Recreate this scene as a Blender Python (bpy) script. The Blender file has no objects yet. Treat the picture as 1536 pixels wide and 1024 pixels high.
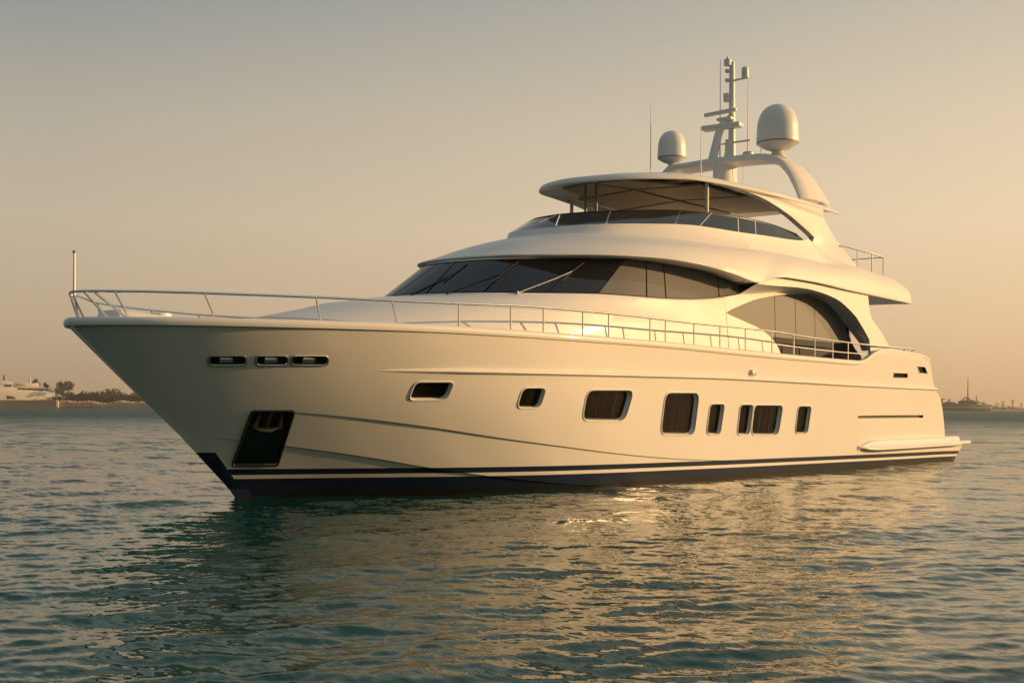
import bpy, bmesh, math, random
import numpy as np
from mathutils import Vector, Matrix
from mathutils.geometry import tessellate_polygon
random.seed(7); RNG = np.random.default_rng(11)
scene = bpy.context.scene
COL = scene.collection
rad = math.radians

# ------------------------------------------------------------------ camera
# the yacht lies along world X (bow towards +X), port side is +Y, water level is z = 0
CAM = Vector((25.491, 17.111, 1.55))
FWD = Vector((-.77162, -.63608, 0)); RIGHT = Vector((-.63608, .77162, 0)); UP = Vector((0, 0, 1))
roll = rad(.25)
cx = RIGHT*math.cos(roll)+UP*math.sin(roll); cy = -RIGHT*math.sin(roll)+UP*math.cos(roll)
cd = bpy.data.cameras.new('camera'); cam = bpy.data.objects.new('camera', cd); COL.objects.link(cam)
M = Matrix((cx, cy, -FWD)).transposed().to_4x4(); M.translation = CAM
cam.matrix_world = M
cd.sensor_width = 36; cd.lens = 1900/1536*36; cd.shift_y = (611.5-512)/1536; cd.clip_start = .1; cd.clip_end = 30000
scene.camera = cam

# ------------------------------------------------------------------ light
SUN_EL = rad(10.5); SUN_BACK = rad(-8.5)
sdir = (RIGHT*math.cos(SUN_BACK)-FWD*math.sin(SUN_BACK))*math.cos(SUN_EL)+UP*math.sin(SUN_EL)   # towards the sun
sd = bpy.data.lights.new('sun', 'SUN'); sd.energy = 4.8; sd.color = (1, .59, .245); sd.angle = rad(.6)
sun = bpy.data.objects.new('sun', sd); COL.objects.link(sun); sun.location = (0, 0, 60)
sun.rotation_euler = (-sdir).to_track_quat('-Z', 'Y').to_euler()

world = bpy.data.worlds.new('World'); scene.world = world; world.use_nodes = True
nt = world.node_tree; N = nt.nodes; Lk = nt.links
for n in list(N): N.remove(n)
def nd(tree, typ, **kw):
    n = tree.nodes.new(typ)
    for k, v in kw.items(): setattr(n, k, v)
    return n
def ramp(tree, stops):
    n = tree.nodes.new('ShaderNodeValToRGB'); e = n.color_ramp.elements
    while len(e) < len(stops): e.new(.5)
    for el, (p, c) in zip(e, stops): el.position = p; el.color = (*c, 1)
    n.color_ramp.interpolation = 'EASE' if len(stops) == 2 else 'B_SPLINE' if False else 'LINEAR'
    return n
def mth(tree, op, a, b=None, c=None, clamp=False):
    n = tree.nodes.new('ShaderNodeMath'); n.operation = op; n.use_clamp = clamp
    for i, x in enumerate((a, b, c)):
        if x is None: continue
        if isinstance(x, (int, float)): n.inputs[i].default_value = x
        else: tree.links.new(x, n.inputs[i])
    return n.outputs[0]
def mixc(tree, f, a, b, blend='MIX'):
    n = tree.nodes.new('ShaderNodeMix'); n.data_type = 'RGBA'; n.blend_type = blend
    for s, x in ((0, f), (6, a), (7, b)):
        if isinstance(x, (int, float)): n.inputs[s].default_value = x
        elif isinstance(x, tuple): n.inputs[s].default_value = (*x, 1)
        else: tree.links.new(x, n.inputs[s])
    return n.outputs[2]
tc = nd(nt, 'ShaderNodeTexCoord'); sep = nd(nt, 'ShaderNodeSeparateXYZ'); Lk.new(tc.outputs['Generated'], sep.inputs[0])
flat = nd(nt, 'ShaderNodeCombineXYZ'); Lk.new(sep.outputs[0], flat.inputs[0]); Lk.new(sep.outputs[1], flat.inputs[1])
nrm = nd(nt, 'ShaderNodeVectorMath', operation='NORMALIZE'); Lk.new(flat.outputs[0], nrm.inputs[0])
dot = nd(nt, 'ShaderNodeVectorMath', operation='DOT_PRODUCT'); Lk.new(nrm.outputs[0], dot.inputs[0])
dot.inputs[1].default_value = Vector((sdir.x, sdir.y, 0)).normalized()
az = mth(nt, 'MULTIPLY_ADD', dot.outputs['Value'], .5, .5)
azr = ramp(nt, [(0, (0,)*3), (.40, (.06,)*3), (.62, (.36,)*3), (.80, (.66,)*3), (.93, (.92,)*3), (1, (1,)*3)]); Lk.new(az, azr.inputs[0])
el = mth(nt, 'MAXIMUM', sep.outputs[2], 0)
far_sky = ramp(nt, [(0, (.43, .31, .205)), (.06, (.525, .41, .285)), (.14, (.56, .47, .35)), (.22, (.44, .41, .34)), (.31, (.252, .294, .308)), (.45, (.17, .205, .215)), (.65, (.16, .205, .23)), (1, (.25, .325, .375))])
sun_sky = ramp(nt, [(0, (.97, .575, .265)), (.06, (1.15, .765, .40)), (.14, (1.19, .89, .55)), (.22, (1.05, .825, .55)), (.31, (.81, .685, .495)), (.6, (.36, .36, .33)), (1, (.25, .325, .375))])
Lk.new(el, far_sky.inputs[0]); Lk.new(el, sun_sky.inputs[0])
grad = mixc(nt, azr.outputs[0], far_sky.outputs[0], sun_sky.outputs[0])
sky = nd(nt, 'ShaderNodeTexSky', sky_type='NISHITA'); sky.sun_disc = False; sky.sun_elevation = SUN_EL
sky.sun_rotation = math.atan2(sdir.x, sdir.y); sky.air_density = 1.6; sky.dust_density = 6; sky.ozone_density = 1
skyl = nd(nt, 'ShaderNodeVectorMath', operation='SCALE'); Lk.new(sky.outputs[0], skyl.inputs[0]); skyl.inputs['Scale'].default_value = .08
# added dimming of the unseen low sky behind-left of the viewer, darkens the bow
dk = nd(nt, 'ShaderNodeVectorMath', operation='DOT_PRODUCT'); Lk.new(nrm.outputs[0], dk.inputs[0]); dk.inputs[1].default_value = (-FWD*.80-RIGHT*.60).normalized()
dim_az = nd(nt, 'ShaderNodeMapRange', interpolation_type='SMOOTHSTEP'); dim_az.inputs[1].default_value = .0; dim_az.inputs[2].default_value = .7; Lk.new(dk.outputs['Value'], dim_az.inputs[0])
dim_el = nd(nt, 'ShaderNodeMapRange', interpolation_type='SMOOTHSTEP'); dim_el.inputs[1].default_value = .42; dim_el.inputs[2].default_value = .08; Lk.new(sep.outputs[2], dim_el.inputs[0])
grad = mixc(nt, mth(nt, 'MULTIPLY', dim_az.outputs[0], dim_el.outputs[0]), grad, (.07, .075, .062))
bg = nd(nt, 'ShaderNodeBackground'); Lk.new(mixc(nt, .10, grad, skyl.outputs[0]), bg.inputs[0]); bg.inputs[1].default_value = 1
Lk.new(bg.outputs[0], nd(nt, 'ShaderNodeOutputWorld').inputs[0])
vs = scene.view_settings; vs.view_transform = 'Standard'; vs.look = 'None'; vs.exposure = 0; vs.gamma = 1
scene.cycles.max_bounces = 8; scene.cycles.volume_bounces = 0
scene.cycles.caustics_reflective = False; scene.cycles.caustics_refractive = False

# ------------------------------------------------------------------ materials
def mat(name, base=(.8, .8, .8), rough=.5, metal=0., **kw):
    m = bpy.data.materials.new(name); m.use_nodes = True
    p = m.node_tree.nodes['Principled BSDF']
    p.inputs['Base Color'].default_value = (*base, 1); p.inputs['Roughness'].default_value = rough; p.inputs['Metallic'].default_value = metal
    for k, v in kw.items(): p.inputs[k.replace('_', ' ')].default_value = v
    return m
def tex_noise(m, scale, detail=3., vec=None, rough=.5):
    t = m.node_tree; n = nd(t, 'ShaderNodeTexNoise'); n.inputs['Scale'].default_value = scale; n.inputs['Detail'].default_value = detail; n.inputs['Roughness'].default_value = rough
    if vec is None:
        c = nd(t, 'ShaderNodeTexCoord'); vec = c.outputs['Object']
    t.links.new(vec, n.inputs['Vector']); return n
def rough_var(m, lo, hi, scale):
    t = m.node_tree; n = tex_noise(m, scale); r = nd(t, 'ShaderNodeMapRange'); r.inputs[3].default_value = lo; r.inputs[4].default_value = hi
    t.links.new(n.outputs[0], r.inputs[0]); t.links.new(r.outputs[0], t.nodes['Principled BSDF'].inputs['Roughness'])
def bump(m, scale, strength, dist, detail=3.):
    t = m.node_tree; n = tex_noise(m, scale, detail); b = nd(t, 'ShaderNodeBump'); b.inputs['Strength'].default_value = strength; b.inputs['Distance'].default_value = dist
    t.links.new(n.outputs[0], b.inputs['Height']); t.links.new(b.outputs[0], t.nodes['Principled BSDF'].inputs['Normal'])
GEL = mat('white gelcoat', (.78, .765, .735), .45, 0, Coat_Weight=.22, Coat_Roughness=.05, Specular_IOR_Level=.3)
rough_var(GEL, .4, .52, 1.3)
HULLM = mat('hull paint', (.78, .765, .735), .4, 0, Coat_Weight=.4, Coat_Roughness=.2, Specular_IOR_Level=.3)
def hull_paint():
    t = HULLM.node_tree; p = t.nodes['Principled BSDF']
    c = nd(t, 'ShaderNodeTexCoord'); s = nd(t, 'ShaderNodeSeparateXYZ'); t.links.new(c.outputs['Object'], s.inputs[0])
    u = mth(t, 'SUBTRACT', 12., s.outputs[0]); w = s.outputs[2]
    q = mth(t, 'MULTIPLY_ADD', u, .0088, w)                      # the stripes drop slightly towards the stern
    def below(h): return mth(t, 'LESS_THAN', q, h)
    top = below(.512); c1 = below(.412); c2 = below(.345)
    navy = mth(t, 'SUBTRACT', top, mth(t, 'SUBTRACT', c1, c2))
    stem = mth(t, 'MULTIPLY', mth(t, 'LESS_THAN', mth(t, 'MULTIPLY_ADD', w, .99, u), .19), mth(t, 'LESS_THAN', w, .80))
    navy = mth(t, 'MAXIMUM', navy, stem)
    red = mth(t, 'LESS_THAN', w, .035)
    n = tex_noise(HULLM, 7., 4.); grime = mth(t, 'MULTIPLY_ADD', n.outputs[0], .5, .75)
    nv = mixc(t, 1., (.011, .022, .05), grime, 'MULTIPLY')
    col = mixc(t, navy, (.78, .765, .735), nv); col = mixc(t, red, col, (.05, .012, .01))
    wl = mth(t, 'LESS_THAN', w, mth(t, 'MULTIPLY_ADD', tex_noise(HULLM, 3.5, 4.).outputs[0], .16, .0))
    col = mixc(t, mth(t, 'MULTIPLY', wl, .75), col, (.014, .016, .010))   # weed and wet along the waterline
    t.links.new(col, p.inputs['Base Color']); t.links.new(mth(t, 'MULTIPLY_ADD', navy, -.34, .38), p.inputs['Coat Weight']); t.links.new(mth(t, 'MULTIPLY_ADD', navy, -.24, .3), p.inputs['Specular IOR Level'])
    bn = tex_noise(HULLM, 1.1, 2.); bb = nd(t, 'ShaderNodeBump'); bb.inputs['Strength'].default_value = .35; bb.inputs['Distance'].default_value = .006
    t.links.new(bn.outputs[0], bb.inputs['Height']); t.links.new(bb.outputs[0], p.inputs['Coat Normal'])
    rough_var(HULLM, .36, .48, .9)
hull_paint()
DECKM = mat('teak deck', (.42, .30, .18), .6); bump(DECKM, 30, .2, .01)
BLACK = mat('black trim', (.012, .012, .013), .35)
RUBBER = mat('dark recess', (.02, .02, .019), .6)
STEEL = mat('polished steel', (.86, .83, .78), .24, 1.); rough_var(STEEL, .16, .32, 9)
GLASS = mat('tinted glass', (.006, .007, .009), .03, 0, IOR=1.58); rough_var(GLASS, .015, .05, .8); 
FLYG = mat('smoked acrylic', (.010, .012, .015), .04, 0, IOR=2.1)
PORTG = mat('cabin window glass', (.03, .024, .018), .35, 0, Specular_IOR_Level=.03)
BLIND = mat('glass over grey blinds', (.128, .13, .134), .5, 0, Coat_Weight=.5, Coat_Roughness=.03, Specular_IOR_Level=.2)
def curtains():
    t = PORTG.node_tree; c = nd(t, 'ShaderNodeTexCoord'); wv = nd(t, 'ShaderNodeTexWave'); wv.inputs['Scale'].default_value = .9; wv.inputs['Distortion'].default_value = 4.; wv.inputs['Detail'].default_value = 2; wv.inputs['Detail Scale'].default_value = .6
    t.links.new(c.outputs['Object'], wv.inputs['Vector'])
    t.links.new(mixc(t, wv.outputs['Fac'], (.004, .0035, .003), (.011, .009, .007)), t.nodes['Principled BSDF'].inputs['Base Color'])
curtains()
POSTM = mat('grey post paint', (.16, .17, .16), .4)
SLOTM = mat('scuffed steel recess', (.10, .095, .085), .3, .6)
LENS = mat('clear lamp lens', (.75, .72, .66), .12, 0, Coat_Weight=1.)
CEIL = mat('headliner', (.30, .255, .20), .55)
PLAST = mat('white antenna plastic', (.82, .81, .78), .38); rough_var(PLAST, .3, .48, 3)

# ------------------------------------------------------------------ mesh helpers
def V(u, v, w): return (12.-u, v, w)
def link(name, me, m, parent=None, smooth=True, angle=35):
    o = bpy.data.objects.new(name, me); COL.objects.link(o)
    for x in (m if isinstance(m, (list, tuple)) else [m]): me.materials.append(x)
    if smooth:
        me.polygons.foreach_set('use_smooth', [True]*len(me.polygons)); me.set_sharp_from_angle(angle=rad(angle))
    if parent: o.parent = parent
    return o
def mk(name, vs, fs, m, parent=None, smooth=True, angle=35, recalc=True, merge=1e-5):
    me = bpy.data.meshes.new(name); me.from_pydata([tuple(map(float, v)) for v in vs], [], [tuple(int(i) for i in f) for f in fs])
    bm = bmesh.new(); bm.from_mesh(me)
    if merge: bmesh.ops.remove_doubles(bm, verts=bm.verts, dist=merge)
    bmesh.ops.dissolve_degenerate(bm, dist=1e-6, edges=bm.edges)
    if recalc: bmesh.ops.recalc_face_normals(bm, faces=bm.faces)
    bm.to_mesh(me); bm.free(); me.update()
    return link(name, me, m, parent, smooth, angle)
class MB:
    def __init__(s): s.v = []; s.f = []
    def add(s, vs, fs):
        k = len(s.v); s.v += [tuple(map(float, v)) for v in vs]; s.f += [tuple(i+k for i in f) for f in fs]; return s
    def box(s, c, d, axes=None):
        c = Vector(c); ax = axes or (Vector((1, 0, 0)), Vector((0, 1, 0)), Vector((0, 0, 1)))
        vs = [c+ax[0]*(i*d[0]/2)+ax[1]*(j*d[1]/2)+ax[2]*(k*d[2]/2) for i in (-1, 1) for j in (-1, 1) for k in (-1, 1)]
        return s.add(vs, [(0, 1, 3, 2), (4, 6, 7, 5), (0, 4, 5, 1), (2, 3, 7, 6), (0, 2, 6, 4), (1, 5, 7, 3)])
    def tube(s, pts, r, n=8, closed=False, caps=True):
        P = [Vector(p) for p in pts]; R = r if isinstance(r, (list, tuple)) else [r]*len(P); rings = []
        up = None
        for i, p in enumerate(P):
            a = P[i-1] if (i or closed) else P[i]; b = P[(i+1) % len(P)] if (i < len(P)-1 or closed) else P[i]
            t = (b-a).normalized()
            if up is None: up = t.orthogonal().normalized()
            up = (up-t*up.dot(t)).normalized(); sd_ = t.cross(up)
            rings.append([p+(up*math.cos(2*math.pi*k/n)+sd_*math.sin(2*math.pi*k/n))*R[i] for k in range(n)])
        vs = [x for g in rings for x in g]; fs = []; m = len(P)
        for i in range(m if closed else m-1):
            for k in range(n):
                j = (i+1) % m; fs.append((i*n+k, i*n+(k+1) % n, j*n+(k+1) % n, j*n+k))
        if not closed and caps: fs += [tuple(range(n))[::-1], tuple((m-1)*n+k for k in range(n))]
        return s.add(vs, fs)
    def lathe(s, prof, c=(0, 0, 0), n=28):
        c = Vector(c); vs = []; fs = []
        for r, z in prof:
            for k in range(n): vs.append(c+Vector((r*math.cos(2*math.pi*k/n), r*math.sin(2*math.pi*k/n), z)))
        for i in range(len(prof)-1):
            for k in range(n): fs.append((i*n+k, i*n+(k+1) % n, (i+1)*n+(k+1) % n, (i+1)*n+k))
        if prof[0][0] > 1e-4: fs.append(tuple(range(n))[::-1])
        if prof[-1][0] > 1e-4: fs.append(tuple((len(prof)-1)*n+k for k in range(n)))
        return s.add(vs, fs)
    def build(s, name, m, parent=None, **kw): return mk(name, s.v, s.f, m, parent, **kw)
def bevel(o, w, seg=2, ang=40):
    me = o.data; bm = bmesh.new(); bm.from_mesh(me)
    es = [e for e in bm.edges if len(e.link_faces) == 2 and e.calc_face_angle(0) > rad(ang)]
    bmesh.ops.bevel(bm, geom=es, offset=w, segments=seg, affect='EDGES', profile=.5, clamp_overlap=True)
    bm.to_mesh(me); bm.free()
    me.polygons.foreach_set('use_smooth', [True]*len(me.polygons)); me.set_sharp_from_angle(angle=rad(50)); return o
def resamp(c, n, pw=1.):
    c = np.array(c, float); s = np.r_[0, np.cumsum(np.linalg.norm(np.diff(c, axis=0), axis=1))]; t = np.linspace(0, 1, n)**pw*s[-1]
    return np.stack([np.interp(t, s, c[:, k]) for k in range(3)], 1)
def cut(c, u0=None, u1=None):
    c = np.array(c, float)
    if u1 is not None:
        e = [np.interp(u1, c[:, 0], c[:, k]) for k in range(3)]; c = np.vstack([c[c[:, 0] < u1-1e-4], e])
    if u0 is not None:
        e = [np.interp(u0, c[:, 0], c[:, k]) for k in range(3)]; c = np.vstack([e, c[c[:, 0] > u0+1e-4]])
    return c
def loft(curves, mirror=True, ring=False, endcap=False):
    "curves: list of (n,3) boat-coordinate arrays, port half; gives verts, faces with the starboard half mirrored"
    n = len(curves[0]); vs = []; fs = []
    for sgn in ((1, -1) if mirror else (1,)):
        k0 = len(vs)
        for c in curves:
            for p in c: vs.append(V(p[0], p[1]*sgn, p[2]))
        m = len(curves)
        for i in range(m if ring else m-1):
            j = (i+1) % m
            for k in range(n-1):
                f = (k0+i*n+k, k0+i*n+k+1, k0+j*n+k+1, k0+j*n+k); fs.append(f if sgn > 0 else f[::-1])
        if endcap and not mirror: fs.append(tuple(k0+i*n+n-1 for i in range(m)))
    if endcap and mirror:
        m = len(curves); fs.append(tuple([i*n+n-1 for i in range(m)]+[m*n+i*n+n-1 for i in range(m-1, -1, -1)]))
    return vs, fs
def panel(name, outline, vf, thick, m, parent=None, bev=0):
    "a plate on each side of the boat; its outline is given in (u, w), vf(u, w) is the outer face, thick reaches inboard"
    flat_ = list(map(tuple, outline)); tris = tessellate_polygon([[Vector((a, b, 0)) for a, b in flat_]]); n = len(flat_); out = []
    for sgn in (1, -1):
        vs = [V(a, sgn*vf(a, b), b) for a, b in flat_]+[V(a, sgn*(vf(a, b)-thick), b) for a, b in flat_]
        fs = [tuple(t) for t in tris]+[tuple(n+i for i in t[::-1]) for t in tris]+[(i, (i+1) % n, n+(i+1) % n, n+i) for i in range(n)]
        o = mk(name, vs, fs, m, parent, angle=40)
        if bev: bevel(o, bev, 2)
        out.append(o)
    return out
def tag(o, label=None, cat=None, group=None, kind=None):
    for k, x in (('label', label), ('category', cat), ('group', group), ('kind', kind)):
        if x: o[k] = x
    return o
def empty(name, loc=(0, 0, 0), rz=0):
    o = bpy.data.objects.new(name, None); COL.objects.link(o); o.location = loc; o.rotation_euler[2] = rz; o.empty_display_size = .5; return o
def copy_part(o, parent, off=None, scale=None):
    c = o.copy(); COL.objects.link(c); c.parent = parent
    if off: c.location = off
    if scale: c.scale = scale
    return c

# ------------------------------------------------------------------ measured lines of the yacht: (distance aft of the stem, half breadth, height), metres
WSB = [[4.072,0.0,3.719],[4.075,0.086,3.719],[4.084,0.191,3.719],[4.101,0.303,3.719],[4.127,0.42,3.719],[4.161,0.539,3.719],[4.203,0.66,3.72],[4.256,0.78,3.721],[4.318,0.899,3.723],[4.392,1.014,3.725],[4.476,1.124,3.727],[4.57,1.229,3.729],[4.672,1.33,3.732],[4.781,1.425,3.734],[4.897,1.515,3.737],[5.017,1.6,3.741],[5.144,1.68,3.745],[5.277,1.751,3.75],[5.414,1.817,3.755],[5.555,1.878,3.76],[5.7,1.934,3.766],[5.846,1.986,3.772],[5.996,2.036,3.78],[6.147,2.083,3.787],[6.299,2.128,3.795],[6.454,2.168,3.802],[6.611,2.205,3.81],[6.77,2.238,3.817],[6.93,2.267,3.825],[7.092,2.294,3.831],[7.255,2.319,3.837],[7.418,2.341,3.841],[7.583,2.362,3.845],[7.749,2.382,3.849],[7.916,2.4,3.852],[8.084,2.416,3.855],[8.253,2.429,3.858],[8.423,2.441,3.861],[8.593,2.45,3.864],[8.764,2.459,3.868],[8.936,2.466,3.872],[9.109,2.473,3.877],[9.282,2.479,3.883],[9.456,2.484,3.89],[9.63,2.489,3.897],[9.805,2.494,3.906],[9.981,2.499,3.915],[10.157,2.504,3.926],[10.334,2.508,3.937],[10.512,2.512,3.95],[10.689,2.515,3.964],[10.868,2.517,3.981],[11.047,2.519,3.999],[11.227,2.521,4.019],[11.407,2.522,4.041],[11.587,2.523,4.064],[11.768,2.524,4.088],[11.95,2.524,4.114],[12.132,2.524,4.142],[12.314,2.524,4.173],[12.497,2.524,4.205],[12.681,2.524,4.239],[12.865,2.523,4.272],[13.049,2.523,4.306]]
WST = [[5.197,0.0,4.454],[5.199,0.077,4.454],[5.206,0.172,4.454],[5.22,0.273,4.454],[5.24,0.379,4.454],[5.268,0.487,4.456],[5.304,0.596,4.458],[5.348,0.705,4.462],[5.403,0.812,4.466],[5.469,0.916,4.469],[5.545,1.015,4.473],[5.63,1.11,4.477],[5.723,1.199,4.481],[5.822,1.282,4.486],[5.928,1.361,4.491],[6.039,1.434,4.497],[6.156,1.5,4.504],[6.278,1.559,4.513],[6.404,1.613,4.524],[6.533,1.662,4.535],[6.665,1.708,4.547],[6.798,1.751,4.558],[6.933,1.792,4.569],[7.07,1.833,4.578],[7.207,1.872,4.588],[7.347,1.908,4.597],[7.487,1.942,4.606],[7.63,1.974,4.615],[7.773,2.003,4.626],[7.918,2.03,4.637],[8.064,2.055,4.649],[8.211,2.079,4.66],[8.359,2.101,4.669],[8.508,2.122,4.675],[8.657,2.142,4.68],[8.808,2.161,4.683],[8.959,2.178,4.684],[9.111,2.192,4.685],[9.264,2.206,4.684],[9.418,2.217,4.682],[9.572,2.228,4.679],[9.727,2.238,4.677],[9.883,2.246,4.674],[10.039,2.255,4.672],[10.196,2.262,4.669],[10.353,2.27,4.667],[10.511,2.277,4.665],[10.669,2.284,4.662],[10.828,2.292,4.658],[10.988,2.299,4.653],[11.147,2.307,4.646],[11.308,2.315,4.635],[11.469,2.322,4.62],[11.63,2.329,4.6],[11.792,2.336,4.578],[11.954,2.343,4.554],[12.117,2.349,4.528],[12.28,2.356,4.503],[12.443,2.361,4.478],[12.607,2.367,4.453],[12.772,2.372,4.427],[12.937,2.377,4.401],[13.102,2.381,4.374],[13.268,2.385,4.347]]
BROW = [[5.3,0.0,4.519],[5.302,0.073,4.519],[5.307,0.163,4.519],[5.318,0.259,4.519],[5.333,0.36,4.519],[5.354,0.463,4.52],[5.38,0.569,4.521],[5.412,0.676,4.523],[5.45,0.784,4.525],[5.494,0.891,4.526],[5.545,0.998,4.528],[5.604,1.103,4.53],[5.67,1.205,4.532],[5.744,1.304,4.534],[5.824,1.399,4.537],[5.91,1.492,4.539],[6.001,1.581,4.543],[6.096,1.667,4.547],[6.196,1.75,4.552],[6.299,1.83,4.558],[6.408,1.905,4.565],[6.52,1.977,4.573],[6.635,2.044,4.581],[6.753,2.108,4.589],[6.874,2.169,4.597],[6.998,2.227,4.605],[7.123,2.283,4.612],[7.251,2.335,4.618],[7.38,2.385,4.624],[7.512,2.432,4.63],[7.645,2.475,4.635],[7.781,2.515,4.64],[7.917,2.552,4.645],[8.055,2.587,4.649],[8.194,2.619,4.653],[8.335,2.65,4.657],[8.476,2.679,4.661],[8.618,2.706,4.664],[8.761,2.732,4.667],[8.905,2.757,4.668],[9.05,2.78,4.668],[9.195,2.802,4.667],[9.342,2.821,4.664],[9.489,2.838,4.661],[9.637,2.854,4.657],[9.785,2.869,4.652],[9.934,2.882,4.647],[10.084,2.894,4.642],[10.234,2.904,4.635],[10.385,2.915,4.627],[10.536,2.924,4.617],[10.688,2.933,4.606],[10.84,2.941,4.594],[10.993,2.95,4.581],[11.146,2.957,4.567],[11.3,2.964,4.554],[11.454,2.97,4.539],[11.608,2.975,4.521],[11.763,2.98,4.5],[11.919,2.984,4.479],[12.074,2.987,4.459],[12.23,2.99,4.443],[12.387,2.993,4.433],[12.544,2.995,4.439],[12.701,2.997,4.469],[12.859,2.998,4.509],[13.017,2.999,4.545],[13.176,3.0,4.577],[13.334,3.001,4.607],[13.493,3.001,4.633],[13.653,3.001,4.652],[13.813,3.002,4.662],[13.973,3.002,4.667],[14.133,3.001,4.668],[14.294,3.001,4.67],[14.455,3.001,4.671],[14.617,3.001,4.672],[14.779,3.0,4.673],[14.941,3.0,4.673],[15.103,3.0,4.674],[15.266,2.999,4.674],[15.429,2.999,4.673],[15.592,2.998,4.671],[15.756,2.997,4.669],[15.92,2.996,4.665],[16.084,2.995,4.661],[16.249,2.994,4.657],[16.414,2.992,4.652],[16.579,2.991,4.646],[16.744,2.989,4.641],[16.91,2.987,4.636],[17.076,2.985,4.631],[17.242,2.983,4.627],[17.408,2.981,4.623],[17.575,2.978,4.619],[17.742,2.976,4.616],[17.909,2.973,4.614],[18.077,2.97,4.611],[18.244,2.967,4.609],[18.412,2.963,4.606],[18.581,2.96,4.604],[18.749,2.956,4.602],[18.918,2.952,4.6],[19.087,2.948,4.597],[19.256,2.943,4.595],[19.426,2.939,4.594],[19.595,2.934,4.592],[19.765,2.928,4.59],[19.936,2.922,4.588],[20.106,2.916,4.587],[20.277,2.909,4.585],[20.447,2.902,4.584],[20.618,2.894,4.582],[20.79,2.885,4.581],[20.961,2.876,4.58],[21.133,2.866,4.579],[21.304,2.856,4.578],[21.477,2.845,4.577],[21.649,2.835,4.576],[21.821,2.824,4.575]]
TRUNK = [[0.544,0.0,3.102],[0.563,0.177,3.092],[0.627,0.384,3.081],[0.729,0.595,3.068],[0.865,0.801,3.054],[1.036,0.992,3.039],[1.234,1.168,3.024],[1.45,1.331,3.009],[1.683,1.482,2.995],[1.929,1.619,2.983],[2.188,1.743,2.971],[2.457,1.856,2.961],[2.734,1.957,2.953],[3.02,2.045,2.947],[3.314,2.121,2.943],[3.612,2.186,2.941],[3.916,2.243,2.941],[4.224,2.295,2.941],[4.535,2.343,2.941],[4.849,2.386,2.941],[5.167,2.423,2.941],[5.487,2.453,2.941],[5.811,2.479,2.941],[6.137,2.501,2.941],[6.465,2.521,2.941],[6.796,2.539,2.941],[7.128,2.557,2.941],[7.463,2.572,2.941],[7.799,2.584,2.941],[8.138,2.593,2.941],[8.478,2.601,2.94],[8.82,2.606,2.94],[9.164,2.611,2.94],[9.509,2.615,2.94],[9.856,2.618,2.94],[10.204,2.622,2.94],[10.554,2.625,2.94],[10.906,2.627,2.94],[11.258,2.628,2.94],[11.613,2.629,2.94],[11.968,2.629,2.94],[12.325,2.629,2.94],[12.683,2.629,2.94],[13.043,2.629,2.94],[13.403,2.628,2.94],[13.765,2.627,2.94],[14.129,2.626,2.94],[14.493,2.625,2.94],[14.858,2.623,2.94],[15.225,2.622,2.94],[15.593,2.621,2.94],[15.962,2.619,2.94],[16.332,2.617,2.94],[16.703,2.616,2.94],[17.075,2.614,2.94],[17.448,2.613,2.94],[17.822,2.611,2.94],[18.197,2.609,2.94],[18.574,2.608,2.94],[18.951,2.606,2.94],[19.329,2.605,2.94],[19.708,2.603,2.94],[20.088,2.602,2.94],[20.469,2.601,2.94]]
SHOULDER = [[7.82,0.0,5.264],[7.823,0.1,5.264],[7.835,0.22,5.264],[7.857,0.35,5.264],[7.89,0.484,5.264],[7.935,0.62,5.264],[7.993,0.756,5.264],[8.068,0.888,5.264],[8.158,1.014,5.264],[8.263,1.132,5.265],[8.378,1.244,5.265],[8.501,1.351,5.265],[8.63,1.453,5.265],[8.769,1.547,5.265],[8.915,1.633,5.266],[9.066,1.713,5.266],[9.221,1.789,5.266],[9.38,1.862,5.266],[9.541,1.933,5.265],[9.705,2.0,5.265],[9.872,2.064,5.264],[10.042,2.123,5.262],[10.215,2.179,5.261],[10.39,2.231,5.259],[10.568,2.278,5.257],[10.748,2.323,5.255],[10.929,2.364,5.253],[11.113,2.402,5.251],[11.298,2.437,5.249],[11.484,2.468,5.248],[11.673,2.497,5.247],[11.862,2.523,5.246],[12.053,2.547,5.246],[12.245,2.569,5.247],[12.438,2.587,5.251],[12.632,2.604,5.257],[12.827,2.618,5.265],[13.023,2.63,5.273],[13.22,2.641,5.281],[13.418,2.65,5.288],[13.617,2.659,5.293],[13.816,2.666,5.295],[14.016,2.673,5.296],[14.217,2.679,5.295],[14.419,2.685,5.294],[14.621,2.69,5.293],[14.824,2.696,5.292],[15.028,2.701,5.29],[15.233,2.705,5.289],[15.438,2.709,5.286],[15.643,2.713,5.283],[15.849,2.716,5.28],[16.056,2.719,5.276],[16.264,2.721,5.274],[16.472,2.722,5.272],[16.681,2.724,5.273],[16.89,2.725,5.277],[17.1,2.726,5.285],[17.31,2.726,5.295],[17.521,2.726,5.306],[17.732,2.726,5.318],[17.944,2.725,5.33],[18.157,2.724,5.342],[18.37,2.723,5.35],[18.584,2.722,5.348],[18.798,2.72,5.334],[19.012,2.717,5.314],[19.227,2.715,5.296],[19.442,2.711,5.284],[19.658,2.707,5.278],[19.875,2.703,5.273],[20.092,2.698,5.268],[20.309,2.691,5.261],[20.527,2.682,5.252],[20.745,2.672,5.24],[20.963,2.66,5.224],[21.182,2.647,5.202],[21.401,2.634,5.168],[21.62,2.621,5.121],[21.841,2.608,5.064]]
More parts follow.
